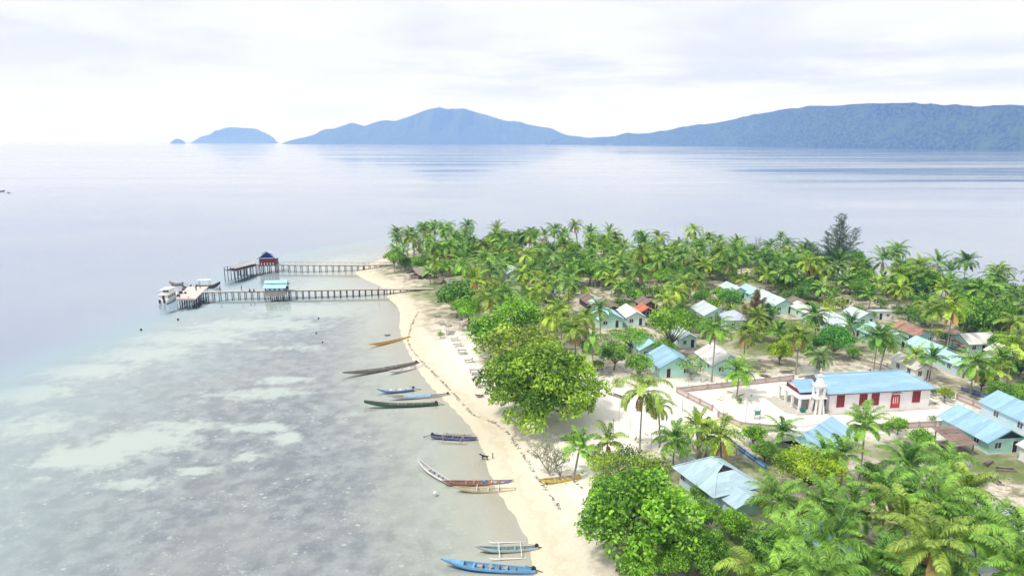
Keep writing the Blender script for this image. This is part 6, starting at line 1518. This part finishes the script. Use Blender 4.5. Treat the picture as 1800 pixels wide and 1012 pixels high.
def in_poly(p, poly):
    c = False; n = len(poly)
    for i in range(n):
        a, b = poly[i], poly[(i+1) % n]
        if (a[1] > p[1]) != (b[1] > p[1]) and p[0] < a[0]+(p[1]-a[1])*(b[0]-a[0])/(b[1]-a[1]): c = not c
    return c
def zone(pix): return [tuple(G(a, b, GZ).to_2d()) for a, b in pix]
ZA = zone([(690, 468), (700, 450), (740, 438), (900, 435), (1100, 447), (1300, 458), (1500, 484), (1700, 523), (1800, 535), (2010, 560), (2010, 640), (1800, 600), (1740, 585), (1640, 566), (1500, 545), (1400, 528), (1300, 514), (1180, 512), (1130, 528), (1060, 522), (1000, 560), (950, 575), (900, 560), (850, 540), (800, 520), (775, 490), (735, 478)])
ZV = zone([(1000, 560), (1060, 600), (1180, 600), (1330, 600), (1420, 640), (1560, 625), (1700, 660), (1800, 690), (2000, 720), (2000, 640), (1800, 600), (1640, 570), (1400, 530), (1180, 515), (1060, 525)])
ZF = zone([(1370, 1000), (1480, 970), (1600, 940), (1850, 960), (2100, 1050), (2000, 1350), (1300, 1350), (1250, 1150)])
rs = random.Random(21); pts = []
def spaced(x, y, d, k=1.0): return all((x-a)**2+(y-b)**2 > (c*k+d)**2 for a, b, c in FOOT) and all((x-a)**2+(y-b)**2 > (d*2)**2 for a, b in pts)
def scatter(Z, n, d, tries=6000, k=1.0):
    xs_ = [q[0] for q in Z]; ys_ = [q[1] for q in Z]; out = []
    for _ in range(tries):
        if len(out) >= n: break
        x, y = rs.uniform(min(xs_), max(xs_)), rs.uniform(min(ys_), max(ys_))
        if not in_poly((x, y), Z): continue
        if not spaced(x, y, d, k): continue
        if signed(np.array([[x, y]]), SHP)[0] < 1.5: continue
        pts.append((x, y)); out.append((x, y))
    return out
for x, y in scatter(ZA, 205, 2.45, 12000, .8):
    q = rs.random(); tn = rs.choices(['deep green', 'mid green', 'fresh green', 'yellow-green', 'olive green', 'grey-green'], [3, 4, 4, 3, 3, 1.2])[0]
    back = signed(np.array([[x, y]]), SHP)[0] < 12
    hh = rs.uniform(5.8, 9.6) if not back else rs.uniform(7.5, 11.8)
    if x < -20: hh = rs.uniform(8, 11.5)
    if q < .16: hh = rs.uniform(3, 5.5)
    make_palm(x, y, hh, tn, v=rs.randrange(8) if hh > 6 else rs.randrange(2), tv=rs.randrange(5), s=rs.uniform(1.0, 1.3), young=hh < 6, rz=rs.uniform(0, 6.28))
n_fill = 0
FILL = []
for x, y in scatter(ZV, 10, 2.8, 3000, .95):
    tn = rs.choice(['olive green', 'mid green', 'yellow-green', 'deep green', 'fresh green']); hh = rs.uniform(3.5, 7.5)
    make_palm(x, y, hh, tn, v=rs.randrange(8) if hh > 5.5 else rs.randrange(2), tv=rs.randrange(5), s=rs.uniform(.95, 1.15), young=hh < 5.5, rz=rs.uniform(0, 6.28))
for x, y in scatter(ZV, 12, 2.4, 3000, .95):
    k = rs.choice(K_MID); tn, nm = rs.choice([(MDG, 'mid green'), (DK, 'dark green'), (BR, 'bright green'), (OL, 'olive green')])
    o = k.put(x, y, rs.uniform(.5, .8), tn); FILL.append((o, 'leafy tree', nm, x, y, 'tree', 'leafy trees between the houses'))
for x, y in scatter(ZF, 5, 2.6, 3000, .9):
    tn = rs.choice(['mid green', 'deep green', 'fresh green', 'deep green']); hh = rs.uniform(4.5, 8.5)
    make_palm(x, y, hh, tn, v=rs.randrange(3), tv=rs.randrange(5), s=rs.uniform(.85, 1.0), big=True, rz=rs.uniform(0, 6.28))
# leafy trees filling the far grove, then undergrowth
pts2 = list(pts); pts.clear()
for x, y in scatter(ZA, 80, 2.9, 6000, .75):
    k = rs.choice(K_MID); tn, nm = rs.choice([(MDG, 'mid green'), (DK, 'dark green'), (BR, 'bright green'), (OL, 'olive green')])
    o = k.put(x, y, rs.uniform(.75, 1.2), tn); FILL.append((o, 'leafy tree', nm, x, y, 'tree', 'leafy trees among the palms'))
pts.clear()
for Z, n in ((ZA, 200), (ZV, 70), (ZF, 40)):
    for x, y in scatter(Z, n, 1.0, 3000, .8):
        k = rs.choice(K_BUSH); tn, nm = rs.choice([(MDG, 'mid green'), (DK, 'dark green'), (BR, 'bright green'), (OL, 'olive green'), (YE, 'yellowish')])
        o = k.put(x, y, rs.uniform(1.1, 2.4), tn, name='shrub'); FILL.append((o, 'low shrub', nm, x, y, 'shrub', 'undergrowth shrubs'))

# fallen leaves and frond scraps under the trees
rl = np.random.default_rng(5); LP_ = []
srcs = [(p_['x'], p_['y'], 3.2) for p_ in PALMS]+[(t_.location.x, t_.location.y, 4.0) for t_ in TREES if not t_.name.startswith('shrub')]
for x, y, r_ in srcs:
    n = 16; a = rl.uniform(0, 6.28, n); q = r_*np.sqrt(rl.uniform(.05, 1.6, n)); LP_.append(np.stack([x+q*np.cos(a), y+q*np.sin(a)], 1))
LP_ = np.concatenate(LP_); dd_ = signed(LP_, SHP); LP_ = LP_[dd_ > 3]; dd_ = dd_[dd_ > 3]; n = len(LP_)
zz_ = GZ*(1-np.exp(-dd_/7.0))+.05*vnoise(LP_, .12, 3)*sst(5, 25, dd_)+.03
a = rl.uniform(0, 6.28, n); L_ = np.where(rl.random(n) < .12, rl.uniform(.8, 1.8, n), rl.uniform(.10, .35, n)); W_ = np.where(L_ > .6, .16, L_*.6)
u_ = np.stack([np.cos(a)*L_, np.sin(a)*L_, 0*a+.03], 1); v_ = np.stack([-np.sin(a)*W_, np.cos(a)*W_, 0*a+.02], 1); c_ = np.stack([LP_[:, 0], LP_[:, 1], zz_+.03], 1)
V_ = np.stack([c_-u_, c_-v_*.8, c_+u_, c_+v_], 1).reshape(-1, 3)
tag(link('leaf_litter', np_mesh('leaf_litter', V_, np.arange(4*n).reshape(-1, 4), [M['palm_dry'], M['weed']], rl.integers(0, 2, n), rl.uniform(0, 1, n))), 'dry fallen leaves and frond scraps lying under the trees', 'leaf litter', kind='stuff')

# ------------------------------------------------------------------ labels that single each plant out
LM = [((650, 470), 'the far pier landing'), ((725, 488), 'the outer thatched hut'), ((785, 508), 'the near pier landing'), ((905, 495), 'the pale house near the point'), ((962, 515), 'the sunken blue-roofed house'), ((1050, 545), 'the brown-roofed sheds'), ((1115, 573), 'the near-white and mint pair'),
      ((1150, 550), 'the rusty red shed'), ((1297, 575), 'the lavender pyramid roof'), ((1300, 525), 'the back row of pale roofs'), ((1380, 552), 'the mint house by the conifer'), ((1469, 492), 'the tall casuarina'), ((1440, 572), 'the long white roof'), ((1552, 562), 'the tiny white kiosk'),
      ((1575, 615), 'the mint house by the rusty roof'), ((1625, 605), 'the rust-red roof'), ((1730, 620), 'the side-on white roof'), ((1190, 662), 'the sky blue roof'), ((1282, 660), 'the off-white roof'), ((1200, 690), 'the left churchyard corner'), ((1440, 715), 'the bell tower'), ((1600, 715), 'the right end of the church'),
      ((985, 735), 'the big beach tree'), ((965, 832), 'the bare shrub'), ((1270, 895), 'the large pale hip roof'), ((1430, 850), 'the yellow umbrella tree'), ((1440, 790), 'the diagonal house'), ((1765, 797), 'the black attic house'), ((1700, 806), 'the open work shelter'), ((1298, 1000), 'the orange chair'), ((1520, 850), 'the fruiting palm'), ((1800, 655), 'the cut-off white roof'), ((1210, 812), 'the satellite dish'), ((1010, 600), 'the middle beach palms')]
LMW = [(G(a, b, GZ), n) for (a, b), n in LM]
def where(x, y):
    d = [((x-g_.x)**2+(y-g_.y)**2, i) for i, (g_, n) in enumerate(LMW)]; _, i = min(d); g_, n = LMW[i]
    px = P((x, y, GZ+3))[0]-P((g_.x, g_.y, GZ+3))[0]; dx = px*zc((x, y, 3))/FPX; dy = y-g_.y
    rel = ('right of' if dx > 0 else 'left of') if abs(dx) > abs(dy) else ('behind' if dy > 0 else 'in front of')
    return rel+' '+n
ORD = ['leftmost', 'second from left', 'third from left', 'fourth from left', 'fifth from left', 'sixth from left', 'seventh from left', 'eighth from left', 'ninth from left', 'tenth from left', 'eleventh from left', 'twelfth from left']
def settle(items):
    by = {}
    for it in items: by.setdefault(it[1], []).append(it)
    for lab, its in by.items():
        if len(its) == 1: its[0][0]['label'] = lab; continue
        its.sort(key=lambda q: P((q[2], q[3], 6))[0])
        for i, q in enumerate(its): q[0]['label'] = lab+', '+ORD[i]
items = []
for p_ in PALMS:
    h_ = p_['h']; sz = 'young' if p_['young'] else ('tall' if h_ > 10 else ('mid-height' if h_ > 6.8 else 'short'))
    o = p_['o']; o['category'] = 'palm tree'; o['group'] = 'coconut palms of the island'
    fr = 'coconut-laden ' if any(c.name.startswith('coconut_c') for c in o.children) else ''
    items.append((o, f"{sz} {p_['tone']} {fr}palm {where(p_['x'], p_['y'])}", p_['x'], p_['y']))
settle(items)
items = []
for o, kind, nm, x, y, cat, grp in FILL:
    o['category'] = cat; o['group'] = grp; items.append((o, f"{nm} {kind} {where(x, y)}", x, y))
settle(items)
import sys; print('palms', len(PALMS), 'fill', len(FILL), 'things', len([o for o in COL.objects if o.parent is None]))
